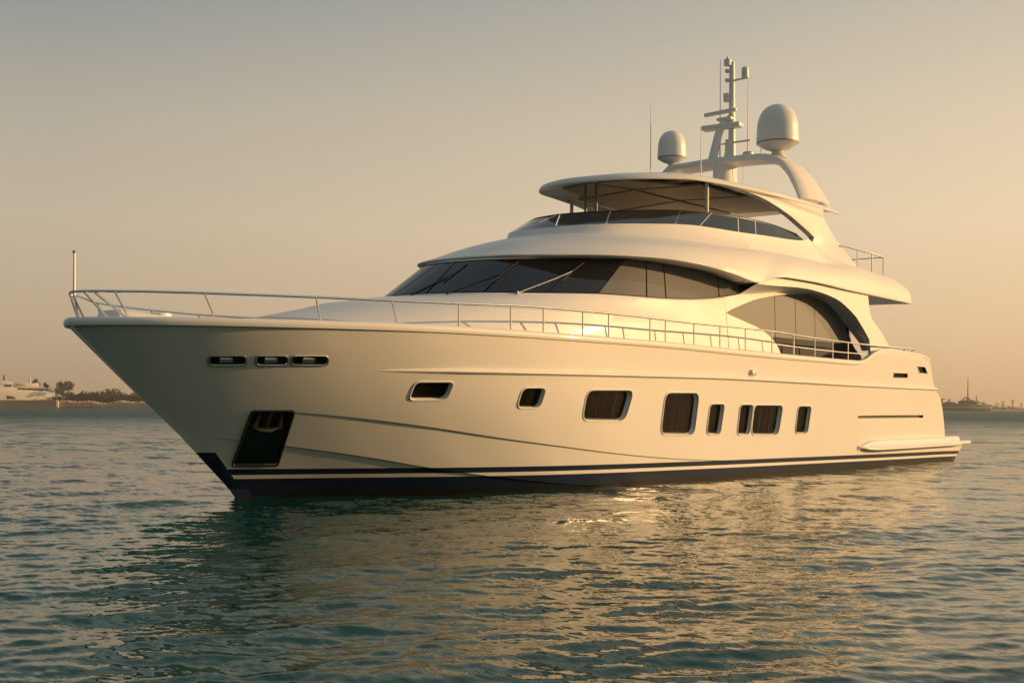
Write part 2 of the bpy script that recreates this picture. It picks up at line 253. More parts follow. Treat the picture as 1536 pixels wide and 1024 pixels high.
FWB = [[8.057,0.0,5.444],[8.059,0.077,5.444],[8.065,0.171,5.444],[8.077,0.272,5.444],[8.096,0.378,5.444],[8.123,0.486,5.444],[8.159,0.594,5.447],[8.207,0.702,5.452],[8.265,0.807,5.459],[8.335,0.908,5.467],[8.412,1.005,5.475],[8.498,1.098,5.482],[8.59,1.187,5.49],[8.688,1.272,5.499],[8.792,1.352,5.507],[8.903,1.426,5.516],[9.018,1.493,5.526],[9.138,1.556,5.535],[9.261,1.614,5.545],[9.387,1.67,5.554],[9.515,1.724,5.563],[9.645,1.777,5.573],[9.776,1.826,5.583],[9.91,1.873,5.593],[10.046,1.916,5.604],[10.183,1.957,5.615],[10.323,1.996,5.625],[10.463,2.033,5.635],[10.605,2.068,5.643],[10.748,2.102,5.651],[10.892,2.134,5.657],[11.037,2.165,5.661],[11.183,2.194,5.663],[11.33,2.222,5.664],[11.478,2.249,5.663],[11.627,2.274,5.663],[11.777,2.298,5.662],[11.928,2.321,5.661],[12.079,2.342,5.66],[12.231,2.362,5.659],[12.385,2.38,5.659],[12.538,2.397,5.66],[12.693,2.412,5.662],[12.848,2.426,5.665],[13.004,2.437,5.669],[13.161,2.447,5.674],[13.318,2.456,5.679],[13.476,2.463,5.685],[13.635,2.469,5.691],[13.794,2.474,5.696],[13.953,2.479,5.7],[14.113,2.482,5.705],[14.273,2.486,5.709],[14.434,2.489,5.713],[14.596,2.492,5.717],[14.757,2.495,5.721],[14.92,2.498,5.727],[15.082,2.502,5.733],[15.245,2.504,5.742],[15.409,2.507,5.753],[15.573,2.508,5.774],[15.737,2.51,5.807],[15.902,2.511,5.852],[16.067,2.512,5.902]]
FWT = [[8.87,0.0,5.839],[8.871,0.068,5.839],[8.876,0.15,5.839],[8.886,0.239,5.839],[8.9,0.331,5.839],[8.921,0.426,5.839],[8.948,0.523,5.84],[8.983,0.62,5.843],[9.026,0.716,5.847],[9.08,0.809,5.851],[9.142,0.898,5.855],[9.213,0.984,5.86],[9.29,1.064,5.866],[9.374,1.141,5.872],[9.464,1.213,5.88],[9.559,1.279,5.889],[9.66,1.339,5.898],[9.765,1.395,5.908],[9.873,1.446,5.919],[9.983,1.495,5.93],[10.095,1.541,5.94],[10.208,1.588,5.951],[10.323,1.633,5.961],[10.439,1.677,5.971],[10.556,1.719,5.981],[10.676,1.759,5.991],[10.796,1.797,6.0],[10.918,1.834,6.007],[11.041,1.869,6.014],[11.165,1.902,6.02],[11.291,1.933,6.025],[11.417,1.962,6.03],[11.545,1.99,6.035],[11.673,2.016,6.039],[11.803,2.04,6.043],[11.933,2.062,6.047],[12.064,2.083,6.051],[12.196,2.103,6.055],[12.329,2.122,6.059],[12.462,2.14,6.063],[12.596,2.158,6.066],[12.731,2.174,6.069],[12.866,2.191,6.071],[13.001,2.206,6.072],[13.137,2.221,6.072],[13.274,2.235,6.071],[13.411,2.249,6.069],[13.549,2.261,6.067],[13.688,2.273,6.064],[13.826,2.284,6.061],[13.966,2.294,6.057],[14.105,2.304,6.052],[14.246,2.312,6.047],[14.386,2.321,6.04],[14.528,2.328,6.031],[14.669,2.335,6.021],[14.811,2.342,6.009],[14.953,2.348,5.996],[15.096,2.354,5.982],[15.239,2.359,5.968],[15.383,2.363,5.954],[15.527,2.367,5.94],[15.671,2.37,5.927],[15.815,2.374,5.914]]
HT = [[9.164,0.0,6.571],[9.167,0.084,6.571],[9.175,0.186,6.571],[9.191,0.296,6.571],[9.215,0.41,6.571],[9.247,0.527,6.571],[9.289,0.644,6.572],[9.341,0.761,6.574],[9.405,0.875,6.579],[9.482,0.984,6.586],[9.57,1.087,6.593],[9.667,1.185,6.601],[9.77,1.278,6.61],[9.879,1.368,6.619],[9.993,1.454,6.629],[10.113,1.535,6.639],[10.237,1.611,6.65],[10.366,1.682,6.66],[10.499,1.749,6.67],[10.635,1.812,6.681],[10.773,1.871,6.692],[10.915,1.927,6.703],[11.06,1.977,6.713],[11.207,2.022,6.721],[11.357,2.062,6.725],[11.509,2.099,6.727],[11.662,2.133,6.727],[11.817,2.165,6.727],[11.973,2.196,6.727],[12.13,2.225,6.726],[12.289,2.252,6.726],[12.448,2.277,6.725],[12.609,2.3,6.724],[12.77,2.321,6.724],[12.933,2.341,6.723],[13.096,2.358,6.722],[13.261,2.374,6.722],[13.426,2.388,6.721],[13.592,2.401,6.721],[13.759,2.412,6.72],[13.926,2.421,6.72],[14.095,2.429,6.72],[14.263,2.435,6.72],[14.433,2.44,6.72],[14.603,2.443,6.72],[14.774,2.446,6.72],[14.946,2.448,6.72],[15.117,2.45,6.72],[15.29,2.45,6.72],[15.463,2.451,6.72],[15.637,2.451,6.72],[15.811,2.45,6.72],[15.985,2.45,6.72],[16.161,2.449,6.72],[16.336,2.448,6.72],[16.512,2.446,6.72],[16.689,2.443,6.72],[16.866,2.439,6.72],[17.043,2.435,6.72],[17.221,2.431,6.72],[17.4,2.427,6.72],[17.579,2.422,6.72],[17.758,2.417,6.72],[17.937,2.412,6.72]]
RAIL = [[-3.07,0.0,3.257],[-3.031,0.141,3.258],[-2.935,0.293,3.259],[-2.807,0.439,3.26],[-2.656,0.577,3.261],[-2.499,0.721,3.261],[-2.345,0.875,3.26],[-2.187,1.036,3.257],[-2.022,1.195,3.254],[-1.844,1.347,3.252],[-1.649,1.483,3.251],[-1.441,1.605,3.251],[-1.224,1.718,3.252],[-1.001,1.826,3.254],[-0.773,1.931,3.255],[-0.54,2.03,3.258],[-0.302,2.124,3.26],[-0.059,2.212,3.263],[0.188,2.295,3.265],[0.439,2.372,3.268],[0.694,2.444,3.271],[0.953,2.511,3.274],[1.214,2.573,3.278],[1.478,2.632,3.283],[1.745,2.686,3.288],[2.015,2.735,3.294],[2.287,2.78,3.3],[2.561,2.822,3.307],[2.838,2.859,3.315],[3.116,2.892,3.325],[3.397,2.922,3.334],[3.679,2.95,3.344],[3.962,2.975,3.352],[4.247,3.0,3.357],[4.534,3.023,3.36],[4.821,3.043,3.362],[5.111,3.061,3.362],[5.401,3.076,3.363],[5.693,3.088,3.363],[5.986,3.099,3.363],[6.281,3.11,3.363],[6.576,3.119,3.363],[6.873,3.126,3.361],[7.171,3.133,3.359],[7.469,3.138,3.356],[7.769,3.143,3.353],[8.07,3.147,3.349],[8.372,3.151,3.345],[8.674,3.153,3.34],[8.978,3.154,3.337],[9.283,3.155,3.335],[9.588,3.154,3.335],[9.895,3.153,3.336],[10.202,3.152,3.338],[10.51,3.151,3.34],[10.819,3.15,3.342],[11.129,3.15,3.343],[11.44,3.15,3.344],[11.752,3.149,3.345],[12.064,3.149,3.344],[12.377,3.149,3.343],[12.691,3.148,3.341],[13.006,3.147,3.337],[13.321,3.146,3.33],[13.638,3.144,3.321],[13.955,3.14,3.31],[14.272,3.136,3.301],[14.591,3.132,3.294],[14.91,3.126,3.288],[15.23,3.12,3.282],[15.55,3.113,3.277],[15.871,3.106,3.272],[16.193,3.099,3.269],[16.516,3.091,3.266],[16.839,3.084,3.263],[17.163,3.076,3.26],[17.487,3.068,3.258],[17.812,3.06,3.257],[18.138,3.051,3.256],[18.464,3.042,3.257],[18.791,3.033,3.258],[19.119,3.024,3.261],[19.447,3.015,3.264],[19.776,3.006,3.267],[20.105,2.997,3.269],[20.435,2.989,3.269],[20.766,2.98,3.269],[21.097,2.972,3.269],[21.429,2.964,3.268],[21.761,2.956,3.268]]
POSTS = [[2.44,2.804],[3.646,2.946],[4.483,3.019],[5.59,3.084],[6.389,3.113],[7.775,3.143],[8.329,3.15],[9.429,3.154],[10.505,3.151],[11.617,3.149]]
POSTS_AFT = [[12.865,3.148],[13.972,3.14],[15.094,3.123],[16.139,3.1],[17.079,3.078]]
POSTS_END = [[21.044,2.973],[21.657,2.958]]
POSTS_BOW = [[-2.987,0.217],[-2.571,0.654],[-1.63,1.495],[-0.12,2.191],[1.195,2.569]]
POSTS_BOW_TOP = [[-3.004,0.19],[-2.7,0.539],[-1.736,1.425],[-0.182,2.168],[1.109,2.549]]
WINS = [[[1.828,2.385,1.983],[2.578,2.593,1.995],[2.551,2.435,1.677],[1.836,2.208,1.671]],[[4.115,2.843,1.915],[4.719,2.916,1.923],[4.655,2.814,1.546],[4.07,2.728,1.544]],[[5.856,3.003,1.902],[7.322,3.071,1.916],[7.149,2.971,1.291],[5.827,2.887,1.31]],[[8.418,3.099,1.883],[9.72,3.114,1.892],[9.683,3.011,0.98],[8.408,2.982,1.011]],[[10.203,3.089,1.662],[10.825,3.089,1.665],[10.756,3.016,0.98],[10.164,3.017,1.002]],[[11.503,3.087,1.654],[12.112,3.086,1.657],[12.065,3.014,0.962],[11.488,3.015,0.97]],[[12.144,3.085,1.649],[13.547,3.081,1.648],[13.444,3.009,0.935],[12.127,3.013,0.961]],[[14.319,3.077,1.636],[15.03,3.074,1.631],[14.959,3.006,0.955],[14.287,3.009,0.964]]]
SLOTS = [[[-1.479,1.184,2.331],[-1.001,1.482,2.341],[-0.926,1.389,2.195],[-1.405,1.086,2.187]],[[-0.868,1.558,2.344],[-0.423,1.79,2.354],[-0.349,1.703,2.206],[-0.792,1.466,2.198]],[[-0.376,1.813,2.355],[0.172,2.056,2.368],[0.244,1.977,2.218],[-0.301,1.727,2.207]]]
ANCHOR = [[-0.466,0.969,1.484],[0.13,1.311,1.486],[0.371,0.6,0.568],[-0.277,0.225,0.577]]
GROOVE = [[17.809,3.031,1.389],[22.597,2.88,1.398],[22.613,2.874,1.311],[17.826,3.023,1.311]]
VENTA = [[19.999,3.066,2.566],[21.074,3.025,2.574],[21.104,3.013,2.434],[20.03,3.054,2.42]]
VENTB = [[21.837,3.008,2.792],[22.46,2.977,2.791],[22.763,2.948,2.596],[22.046,2.984,2.597]]
LAMP = [[11.915,3.165,2.368]]
MUL_B = [[4.135,0.453],[4.743,1.392],[5.925,2.013],[7.177,2.307],[8.709,2.456],[9.412,2.483],[11.572,2.523]]
MUL_T = [[5.214,0.234],[5.84,1.296],[7.19,1.867],[8.408,2.108],[9.087,2.19],[9.693,2.236],[11.802,2.337]]
FMUL_B = [[8.123,0.485],[8.774,1.339],[10.45,2.029],[11.213,2.2],[12.6,2.403],[13.329,2.456]]
FMUL_T = [[8.87,0.041],[9.311,1.084],[10.963,1.847],[11.94,2.063],[12.932,2.198],[13.639,2.269]]
LENS_UP = [[11.794,3.73],[12.125,3.842],[12.493,3.943],[13.123,4.109],[13.61,4.198],[14.109,4.273],[14.621,4.342],[15.182,4.399],[15.76,4.449],[16.316,4.472],[16.927,4.404],[17.319,4.326],[17.558,4.255],[17.84,4.15]]
LENS_IN = [[17.84,4.15],[18.167,3.975],[18.499,3.78],[18.837,3.59],[19.18,3.398],[19.355,3.15]]
LENS_LO = [[11.777,3.729],[12.109,3.665],[12.478,3.602],[12.792,3.549],[13.11,3.496],[13.467,3.412],[13.764,3.307],[13.999,3.19],[14.169,3.052],[14.306,2.864]]
GLASSR = [[18.099,4.208],[18.348,3.866],[18.684,3.453],[19.067,3.161],[19.411,3.01]]
FIN_OUT = [[14.018,4.477],[14.674,4.503],[15.279,4.508],[15.793,4.48],[16.281,4.44],[16.704,4.385],[17.018,4.321],[17.296,4.236],[17.618,4.118],[17.946,3.981],[18.406,3.671],[18.748,3.421],[18.836,3.121]]
FIN_RIGHT = [[18.736,4.544],[18.782,4.262],[18.826,4.121],[18.913,4.001],[19.087,3.885],[19.261,3.805],[19.705,3.536],[19.976,3.347],[20.204,3.154]]
ARCH_LO = [[11.637,6.729],[11.969,6.73],[12.316,6.726],[12.686,6.708],[13.078,6.678],[13.58,6.63],[14.092,6.557],[14.577,6.463],[15.195,6.324],[15.81,6.145],[16.145,6.048],[16.452,5.945]]
ARCH_REAR = [[18.511,5.466],[18.013,5.863],[17.769,6.015],[17.528,6.165],[17.329,6.282],[17.171,6.386],[16.975,6.519]]

# ------------------------------------------------------------------ water
def build_water():
    dense = np.radians(np.linspace(-31, 31, 760)); coarse = np.radians(np.arange(34, 327, 4.)); th = np.r_[dense, coarse]
    rows = [2.0]; 
    while rows[-1] < 75:
        d = rows[-1]; rows.append(d+max(.027, d*d/(1267*1.55)*.34))
    rows = np.array(rows+list(np.geomspace(78, 9000, 110)))
    T, D = np.meshgrid(th, rows)                                   # a fan of cells that widen with distance from the shore of view
    cf = np.array([FWD.x, FWD.y]); cr_ = np.array([RIGHT.x, RIGHT.y])
    X = CAM.x+D*(np.cos(T)*cf[0]+np.sin(T)*cr_[0]); Y = CAM.y+D*(np.cos(T)*cf[1]+np.sin(T)*cr_[1])
    dth = np.gradient(th); sp = np.maximum(np.gradient(rows)[:, None]*np.ones_like(T), D*np.abs(dth)[None, :])
    X0 = X.copy(); Y0 = Y.copy(); Z = np.zeros_like(X)
    wind = math.atan2(-FWD.y, -FWD.x)+.35                          # ripples run roughly towards the viewer
    nw = 96
    for i in range(nw):
        lam = .16*(26.)**(i/(nw-1))*RNG.uniform(.92, 1.08); a = wind+RNG.normal(0, .5)
        k = 2*math.pi/lam; slope = WAVE_SLOPE*(1.2 if lam < .5 else .8 if lam < 1.6 else .75*(1.6/lam)**.5); amp = slope/k*RNG.uniform(.6, 1.4)
        c, s = math.cos(a), math.sin(a)
        patch = .75+.45*np.sin(X0*RNG.uniform(.05, .25)+RNG.uniform(0, 6))*np.sin(Y0*RNG.uniform(.05, .25)+RNG.uniform(0, 6))
        wgt = np.clip((lam/sp-2.2)/2.2, 0, 1)*patch
        ph = k*(c*X0+s*Y0)+RNG.uniform(0, 6.28)
        Z += amp*wgt*np.cos(ph); q = .8*amp*wgt*np.sin(ph); X -= q*c; Y -= q*s
    nr, nc = X.shape; vs = np.stack([X, Y, Z], -1).reshape(-1, 3)
    i, j = np.meshgrid(np.arange(nr-1), np.arange(nc), indexing='ij'); j2 = (j+1) % nc
    f = np.stack([i*nc+j, i*nc+j2, (i+1)*nc+j2, (i+1)*nc+j], -1).reshape(-1, 4)
    ctr = len(vs); vs = np.vstack([vs, [[CAM.x, CAM.y, 0]]])
    tri = np.stack([np.full(nc, ctr), (np.arange(nc)+1) % nc, np.arange(nc)], -1)
    me = bpy.data.meshes.new('water'); me.vertices.add(len(vs)); me.vertices.foreach_set('co', vs.astype(np.float32).ravel())
    nl = f.size+tri.size; me.loops.add(nl); me.loops.foreach_set('vertex_index', np.r_[f.ravel(), tri.ravel()].astype(np.int32))
    me.polygons.add(len(f)+len(tri)); me.polygons.foreach_set('loop_start', np.r_[np.arange(len(f))*4, f.size+np.arange(len(tri))*3].astype(np.int32))
    me.polygons.foreach_set('use_smooth', np.ones(len(f)+len(tri), bool)); me.update(calc_edges=True); me.validate()
    m = mat('sea water', (.0015, .050, .045), .04, 0, IOR=1.333); m.node_tree.nodes['Principled BSDF'].inputs['Specular Tint'].default_value = (1, .93, .80, 1)
    t = m.node_tree; p = t.nodes['Principled BSDF']
    g = nd(t, 'ShaderNodeNewGeometry'); mp = nd(t, 'ShaderNodeMapping'); mp.inputs['Rotation'].default_value = (0, 0, -wind); mp.inputs['Scale'].default_value = (1., .42, 1.)
    t.links.new(g.outputs['Position'], mp.inputs[0])
    n1 = tex_noise(m, 7., 3., mp.outputs[0], .6); n2 = tex_noise(m, 1.7, 3., mp.outputs[0], .55); n5 = tex_noise(m, 24., 2., mp.outputs[0]); n4 = tex_noise(m, .32, 3., mp.outputs[0], .6); n3 = tex_noise(m, .045, 2., g.outputs['Position'])
    cd_ = nd(t, 'ShaderNodeVectorMath', operation='DISTANCE'); t.links.new(g.outputs['Position'], cd_.inputs[0]); cd_.inputs[1].default_value = (CAM.x, CAM.y, 0)
    farw = nd(t, 'ShaderNodeMapRange'); farw.inputs[1].default_value = 12; farw.inputs[2].default_value = 70; farw.inputs[3].default_value = 0; farw.inputs[4].default_value = 1; t.links.new(cd_.outputs['Value'], farw.inputs[0])
    gust = mth(t, 'MULTIPLY_ADD', n3.outputs[0], 1.3, .35)
    def tilt(n, k):                                                # random ripple slopes taken straight from a noise colour
        s = nd(t, 'ShaderNodeVectorMath', operation='SUBTRACT'); t.links.new(n.outputs[1], s.inputs[0]); s.inputs[1].default_value = (.5, .5, .5)
        s2 = nd(t, 'ShaderNodeVectorMath', operation='MULTIPLY'); t.links.new(s.outputs[0], s2.inputs[0]); s2.inputs[1].default_value = (1, 1, 0)
        s3 = nd(t, 'ShaderNodeVectorMath', operation='SCALE'); t.links.new(s2.outputs[0], s3.inputs[0])
        if isinstance(k, float): s3.inputs['Scale'].default_value = k
        else: t.links.new(k, s3.inputs['Scale'])
        return s3.outputs[0]
    a1 = nd(t, 'ShaderNodeVectorMath', operation='ADD'); t.links.new(tilt(n1, mth(t, 'MULTIPLY', gust, mth(t, 'MULTIPLY_ADD', farw.outputs[0], .5, .30))), a1.inputs[0]); t.links.new(tilt(n2, mth(t, 'MULTIPLY', mth(t, 'MULTIPLY_ADD', farw.outputs[0], 1.2, .18), gust)), a1.inputs[1])
    a2 = nd(t, 'ShaderNodeVectorMath', operation='ADD'); t.links.new(a1.outputs[0], a2.inputs[0]); t.links.new(g.outputs['Normal'], a2.inputs[1])
    a3 = nd(t, 'ShaderNodeVectorMath', operation='NORMALIZE'); a4 = nd(t, 'ShaderNodeVectorMath', operation='ADD'); t.links.new(tilt(n5, .24), a4.inputs[0]); t.links.new(tilt(n4, mth(t, 'MULTIPLY', farw.outputs[0], .9)), a4.inputs[1])
    a5 = nd(t, 'ShaderNodeVectorMath', operation='ADD'); t.links.new(a4.outputs[0], a5.inputs[0]); t.links.new(a2.outputs[0], a5.inputs[1])
    t.links.new(a5.outputs[0], a3.inputs[0]); t.links.new(a3.outputs[0], p.inputs['Normal'])
    fr_ = nd(t, 'ShaderNodeMapRange'); fr_.inputs[1].default_value = 20; fr_.inputs[2].default_value = 210; fr_.inputs[3].default_value = .05; fr_.inputs[4].default_value = .48; t.links.new(cd_.outputs['Value'], fr_.inputs[0]); t.links.new(fr_.outputs[0], p.inputs['Roughness'])   # ripples too small to see from afar act as roughness
    o = link('water', me, m, None, False); tag(o, kind='structure'); return o
WAVE_SLOPE = .019
build_water()

# ------------------------------------------------------------------ the yacht
yacht = empty('motor_yacht', (0, 0, 0))
tag(yacht, 'large white motor yacht with navy waterline stripes, flybridge hardtop and two white radomes', 'yacht')
def cr(ts, xs):
    "monotone-ish cubic (pchip) interpolator with linear end extrapolation"
    ts=np.array(ts,float); xs=np.array(xs,float); h=np.diff(ts); d=np.diff(xs)/h
    m=np.zeros(len(ts)); m[0]=d[0]; m[-1]=d[-1]
    for i in range(1,len(ts)-1):
        if d[i-1]*d[i]>0:
            w1=2*h[i]+h[i-1]; w2=h[i]+2*h[i-1]; m[i]=(w1+w2)/(w1/d[i-1]+w2/d[i])
    def f(t):
        t=np.asarray(t,float); i=np.clip(np.searchsorted(ts,t)-1,0,len(ts)-2)
        tt=np.clip(t,ts[0],ts[-1]); s=(tt-ts[i])/h[i]
        y=(1+2*s)*(1-s)**2*xs[i]+s*(1-s)**2*h[i]*m[i]+s*s*(3-2*s)*xs[i+1]+s*s*(s-1)*h[i]*m[i+1]
        return y+np.where(t<ts[0],(t-ts[0])*m[0],0)+np.where(t>ts[-1],(t-ts[-1])*m[-1],0)
    return f
stem=cr([-1.2,-.7,0,.78,1.75,2.8],[.75,.55,0,-.80,-1.95,-3.12])
_gS=cr([0,.06,.2,.5,1,2,3,5,7,9,12,18,21,24,27,30],[0,.2,.45,.82,1.24,1.83,2.24,2.77,3.03,3.15,3.22,3.2,3.15,3.05,2.9,2.7])
_gW=cr([0,.7,1.3,2.5,4,6,8,11,17,20,24,27,30],[0,.36,.68,1.33,2.02,2.6,2.83,2.93,2.92,2.9,2.75,2.6,2.4])
def hull(u,w):
    s=np.maximum(np.asarray(u,float)-stem(w),0); t=np.clip(np.asarray(w,float)/2.8,-.3,1.1)
    b=np.sign(t)*np.abs(t)**1.15
    return (1-b)*_gW(s)+b*_gS(s)

wS = cr([-3.2, -1, 2.5, 6, 8.3, 11, 14.2, 16.8, 17.55, 18, 18.4, 18.83, 19.35, 20.6, 22.3, 22.8, 23.1], [2.77, 2.79, 2.82, 2.81, 2.80, 2.76, 2.73, 2.715, 2.725, 2.80, 2.95, 3.07, 3.14, 3.13, 3.08, 2.99, 2.85])
wR = cr([-3.0, 0, 4.3, 8, 10.5, 14.3, 17.3, 23.7, 25], [2.11, 2.14, 2.17, 2.195, 2.21, 2.19, 2.165, 2.15, 2.15])
wK = cr([-2, .17, 1.42, 2.4, 4.1, 5.76, 7, 8.75, 10.3, 12, 14, 26], [1.56, 1.45, 1.33, 1.21, .98, .79, .66, .52, .43, .38, .36, .32])
wC = cr([-1.1, .36, 1.79, 2.77, 4.4, 5.95, 8, 26], [1.08, .89, .67, .49, .25, .08, -.05, -.1])
uT = cr([-.7, .05, .4, .73, 1.13, 1.64, 2.0, 2.17, 2.3, 2.77, 2.98, 3.2], [24.9, 25.1, 24.75, 24.66, 24.52, 24.25, 23.9, 23.5, 23.35, 23.05, 22.85, 22.6])
def fade(u, a, b): return np.clip((np.asarray(u, float)-a)/(b-a), 0, 1)
def hv(u, w, side=1):
    "half breadth of the finished side: the two spray knuckles step in below their lines"
    dC = .05*fade(u-stem(w), .1, 1.6)*(1-fade(u, 5, 8)); dK = .046*fade(u, -.5, 1.6)*(1-fade(u, 9.5, 12))
    v = hull(u, w)
    e = side*1e-4
    v = v-np.where(w < wK(u)+e, dK, 0)-np.where(w < wC(u)+e, dC, 0)-np.clip(wC(u)-w, 0, .8)*.22*(1-fade(u, 4, 9))*fade(u-stem(w), .15, 2.2)
    return np.maximum(v, 0)
def build_hull():
    q = np.r_[np.linspace(0, .12, 22)[:-1], np.linspace(.12, 1, 90)]; rows = []
    def add(wf, side=1, inset=None):
        u = stem(2.)+q*20; 
        for _ in range(30):
            w = wf(u); u = stem(w)+q*(uT(w)-stem(w))
        v = hv(u, w, side)
        if inset: v = v*inset
        rows.append(np.stack([u, v, w], 1))
    cst = lambda c: (lambda u: np.full_like(u, c))
    add(cst(-.6)); add(lambda u: np.minimum(wC(u)-.02, -.2) if False else -.6+(wC(u)+.6)*.5)
    lines = [wC, wK, wR, wS]; nsub = [0, 6, 9, 8]
    for li, wf in enumerate(lines):
        if li:
            pf = lines[li-1]
            for k in range(1, nsub[li]): add(lambda u, k=k: pf(u)+.012+(wf(u)-pf(u)-.012)*k/nsub[li])
        if li < 2: add(wf, 1); add(lambda u, wf=wf: wf(u)+.012, 1)
        else: add(wf, 1)
    add(wS, 1, .955); add(lambda u: np.minimum(wS(u)-.1, 2.62), 1, .95)
    vs, fs = loft(rows, True); n = len(q); m = len(rows)
    for k in range(n-1):                                          # bottom and deck close the shell
        fs.append((k, m*n+k, m*n+k+1, k+1)); a = (m-1)*n+k; fs.append((a, a+1, m*n+a+1, m*n+a))
    for i in range(m-1): a, b = i*n+n-1, (i+1)*n+n-1; fs.append((a, b, m*n+b, m*n+a))
    return mk('hull', vs, fs, HULLM, yacht, angle=30)
hull_o = build_hull()
def side_normal(u, w):
    e = .02; du = (hv(u+e, w)-hv(u-e, w))/(2*e); dw = (hv(u, w+e)-hv(u, w-e))/(2*e); return Vector((float(du), 1., -float(dw))).normalized()
def smooth_nrm(u, w):
    e = .03; du = (hull(u+e, w)-hull(u-e, w))/(2*e); dw = (hull(u, w+e)-hull(u, w-e))/(2*e); return Vector((float(du), 1., -float(dw))).normalized()
def rounded(c4, r, n=6):
    "round the corners of a 3-D quad"
    P = [Vector(V(*p)) for p in c4]; out = []
    for i in range(4):
        p, a, b = P[i], P[i-1], P[(i+1) % 4]; ra = min(r, (a-p).length*.49, (b-p).length*.49)
        s = p+(a-p).normalized()*ra; e = p+(b-p).normalized()*ra
        for k in range(n+1):
            t = k/n; out.append(s*(1-t)**2+p*2*t*(1-t)+e*t*t)
    return out
def centre(L): return sum(L, Vector())/len(L)
CUT = {}
def cutter(loop, nrm_, depth, m, taper=1.):
    c = centre(loop); f = 1+(1-taper)*.12/depth
    vs = [c+(p-c)*f+nrm_*.12 for p in loop]+[c+(p-c)*taper-nrm_*depth for p in loop]; n = len(loop)
    CUT.setdefault(m.name, (m, MB()))[1].add(vs, [tuple(range(n)), tuple(range(2*n-1, n-1, -1))]+[(i, n+i, n+(i+1) % n, (i+1) % n) for i in range(n)])
def grow(loop, f):
    c = centre(loop); return [c+(p-c)*f for p in loop]
def shift(loop, d): return [p+d for p in loop]
def plate(loop, nrm_, t, f=1.):
    L = grow(loop, f); n = len(L)
    return [p for p in L]+[p-nrm_*t for p in L], [tuple(range(n)), tuple(range(2*n-1, n-1, -1))]+[(i, n+i, n+(i+1) % n, (i+1) % n) for i in range(n)]
def opening(c4, r, depth, m, taper=1.): 
    L = rounded(c4, r); c = centre(L); nn = smooth_nrm(12-c.x, c.z); cutter(L, nn, depth, m, taper); return L, nn
def build_windows():
    for k, q in enumerate(WINS):
        L, nn = opening(q, (.12, .14, .2, .2, .13, .13, .17, .13)[k], .11, HULLM, .9)
        fr = MB().tube(shift(L, nn*.004), .017, 6, closed=True).build('hull_window', GEL, yacht)
        mb = MB(); mb.add(*plate(shift(L, -nn*.085), nn, .03, .93)); mb.build('pane', PORTG, fr)
        MB().tube(shift(grow(L, .905), -nn*.083), .014, 6, closed=True).build('gasket', BLACK, fr)
        wid = (Vector(V(*q[1]))-Vector(V(*q[0]))).length
        if wid > .9:
            for f in ([.36, .72] if wid > 1.35 and k > 1 else [.55] if k > 1 else [.4, .7]):
                a = Vector(V(*q[0])).lerp(Vector(V(*q[1])), f); b = Vector(V(*q[3])).lerp(Vector(V(*q[2])), f)
                MB().tube([a.lerp(b, .06)-nn*.084, b.lerp(a, .06)-nn*.084], .012, 6).build('mullion', RUBBER, fr)
    for q in SLOTS:
        L, nn = opening(q, .075, .16, SLOTM)
        fr = MB().tube(shift(L, nn*.004), .018, 8, closed=True).build('hawsehole', STEEL, yacht)
        c = centre(L); t = (Vector(V(*q[1]))-Vector(V(*q[0]))).normalized()
        MB().tube([c-t*.1-nn*.1, c-t*.1-nn*.02+UP*.0, c+t*.08-nn*.02], [.04, .055, .04], 10).build('fairlead', STEEL, fr)
    L, nn = opening(ANCHOR, .06, .22, RUBBER)
    fr = MB().tube(shift(L, nn*.006), .02, 8, closed=True).build('anchor_pocket', BLACK, yacht)
    P = [Vector(V(*p)) for p in ANCHOR]
    def at(a, b, d): return (P[0]*(1-a)+P[1]*a)*(1-b)+(P[3]*(1-a)+P[2]*a)*b-nn*d
    mb = MB(); mb.add(*plate([at(.03, .36, .05), at(.97, .36, .05), at(.97, .985, .05), at(.03, .985, .05)], nn, .03)); mb.build('stainless_plate', mat('dark polished plate', (.10, .105, .10), .12, 1.), fr)
    mb = MB(); mb.tube([at(.52, .02, .1), at(.5, .34, .07)], .035, 10); mb.tube([at(.22, .33, .05), at(.36, .36, .02), at(.6, .36, .02), at(.8, .33, .05)], [.02, .045, .045, .02], 10)
    mb.tube([at(.22, .33, .05), at(.26, .12, .1)], [.05, .015], 8); mb.tube([at(.8, .33, .05), at(.78, .12, .1)], [.05, .015], 8); mb.build('anchor', mat('weathered steel', (.20, .17, .13), .45, .9), fr)
    L, nn = opening(GROOVE, .02, .08, RUBBER)
    fr = MB().tube(shift(L, nn*.002), .007, 6, closed=True).build('side_groove', GEL, yacht)
    
    for q in (VENTA, VENTB):
        L, nn = opening(q, .025, .1, RUBBER)
        fr = MB().tube(shift(L, nn*.003), .012, 6, closed=True).build('side_vent', GEL, yacht)
        mb = MB(); mb.add(*plate(shift(L, -nn*.05), nn, .02, 1.03)); mb.build('pane', PORTG if q is VENTA else GLASS, fr)
    for m, mb in CUT.values():
        co = mb.build('cutter', m, None, smooth=False)
        md = hull_o.modifiers.new('openings', 'BOOLEAN'); md.operation = 'DIFFERENCE'; md.solver = 'EXACT'; md.object = co; md.material_mode = 'TRANSFER'
        bpy.context.view_layer.update()
        me = bpy.data.meshes.new_from_object(hull_o.evaluated_get(bpy.context.evaluated_depsgraph_get()))
        hull_o.modifiers.clear(); hull_o.data = me; cm = co.data; bpy.data.objects.remove(co); bpy.data.meshes.remove(cm)
    me = hull_o.data; me.name = 'hull'
    nrmls = [None]*len(me.loops); me.polygons.foreach_set('use_smooth', [True]*len(me.polygons))
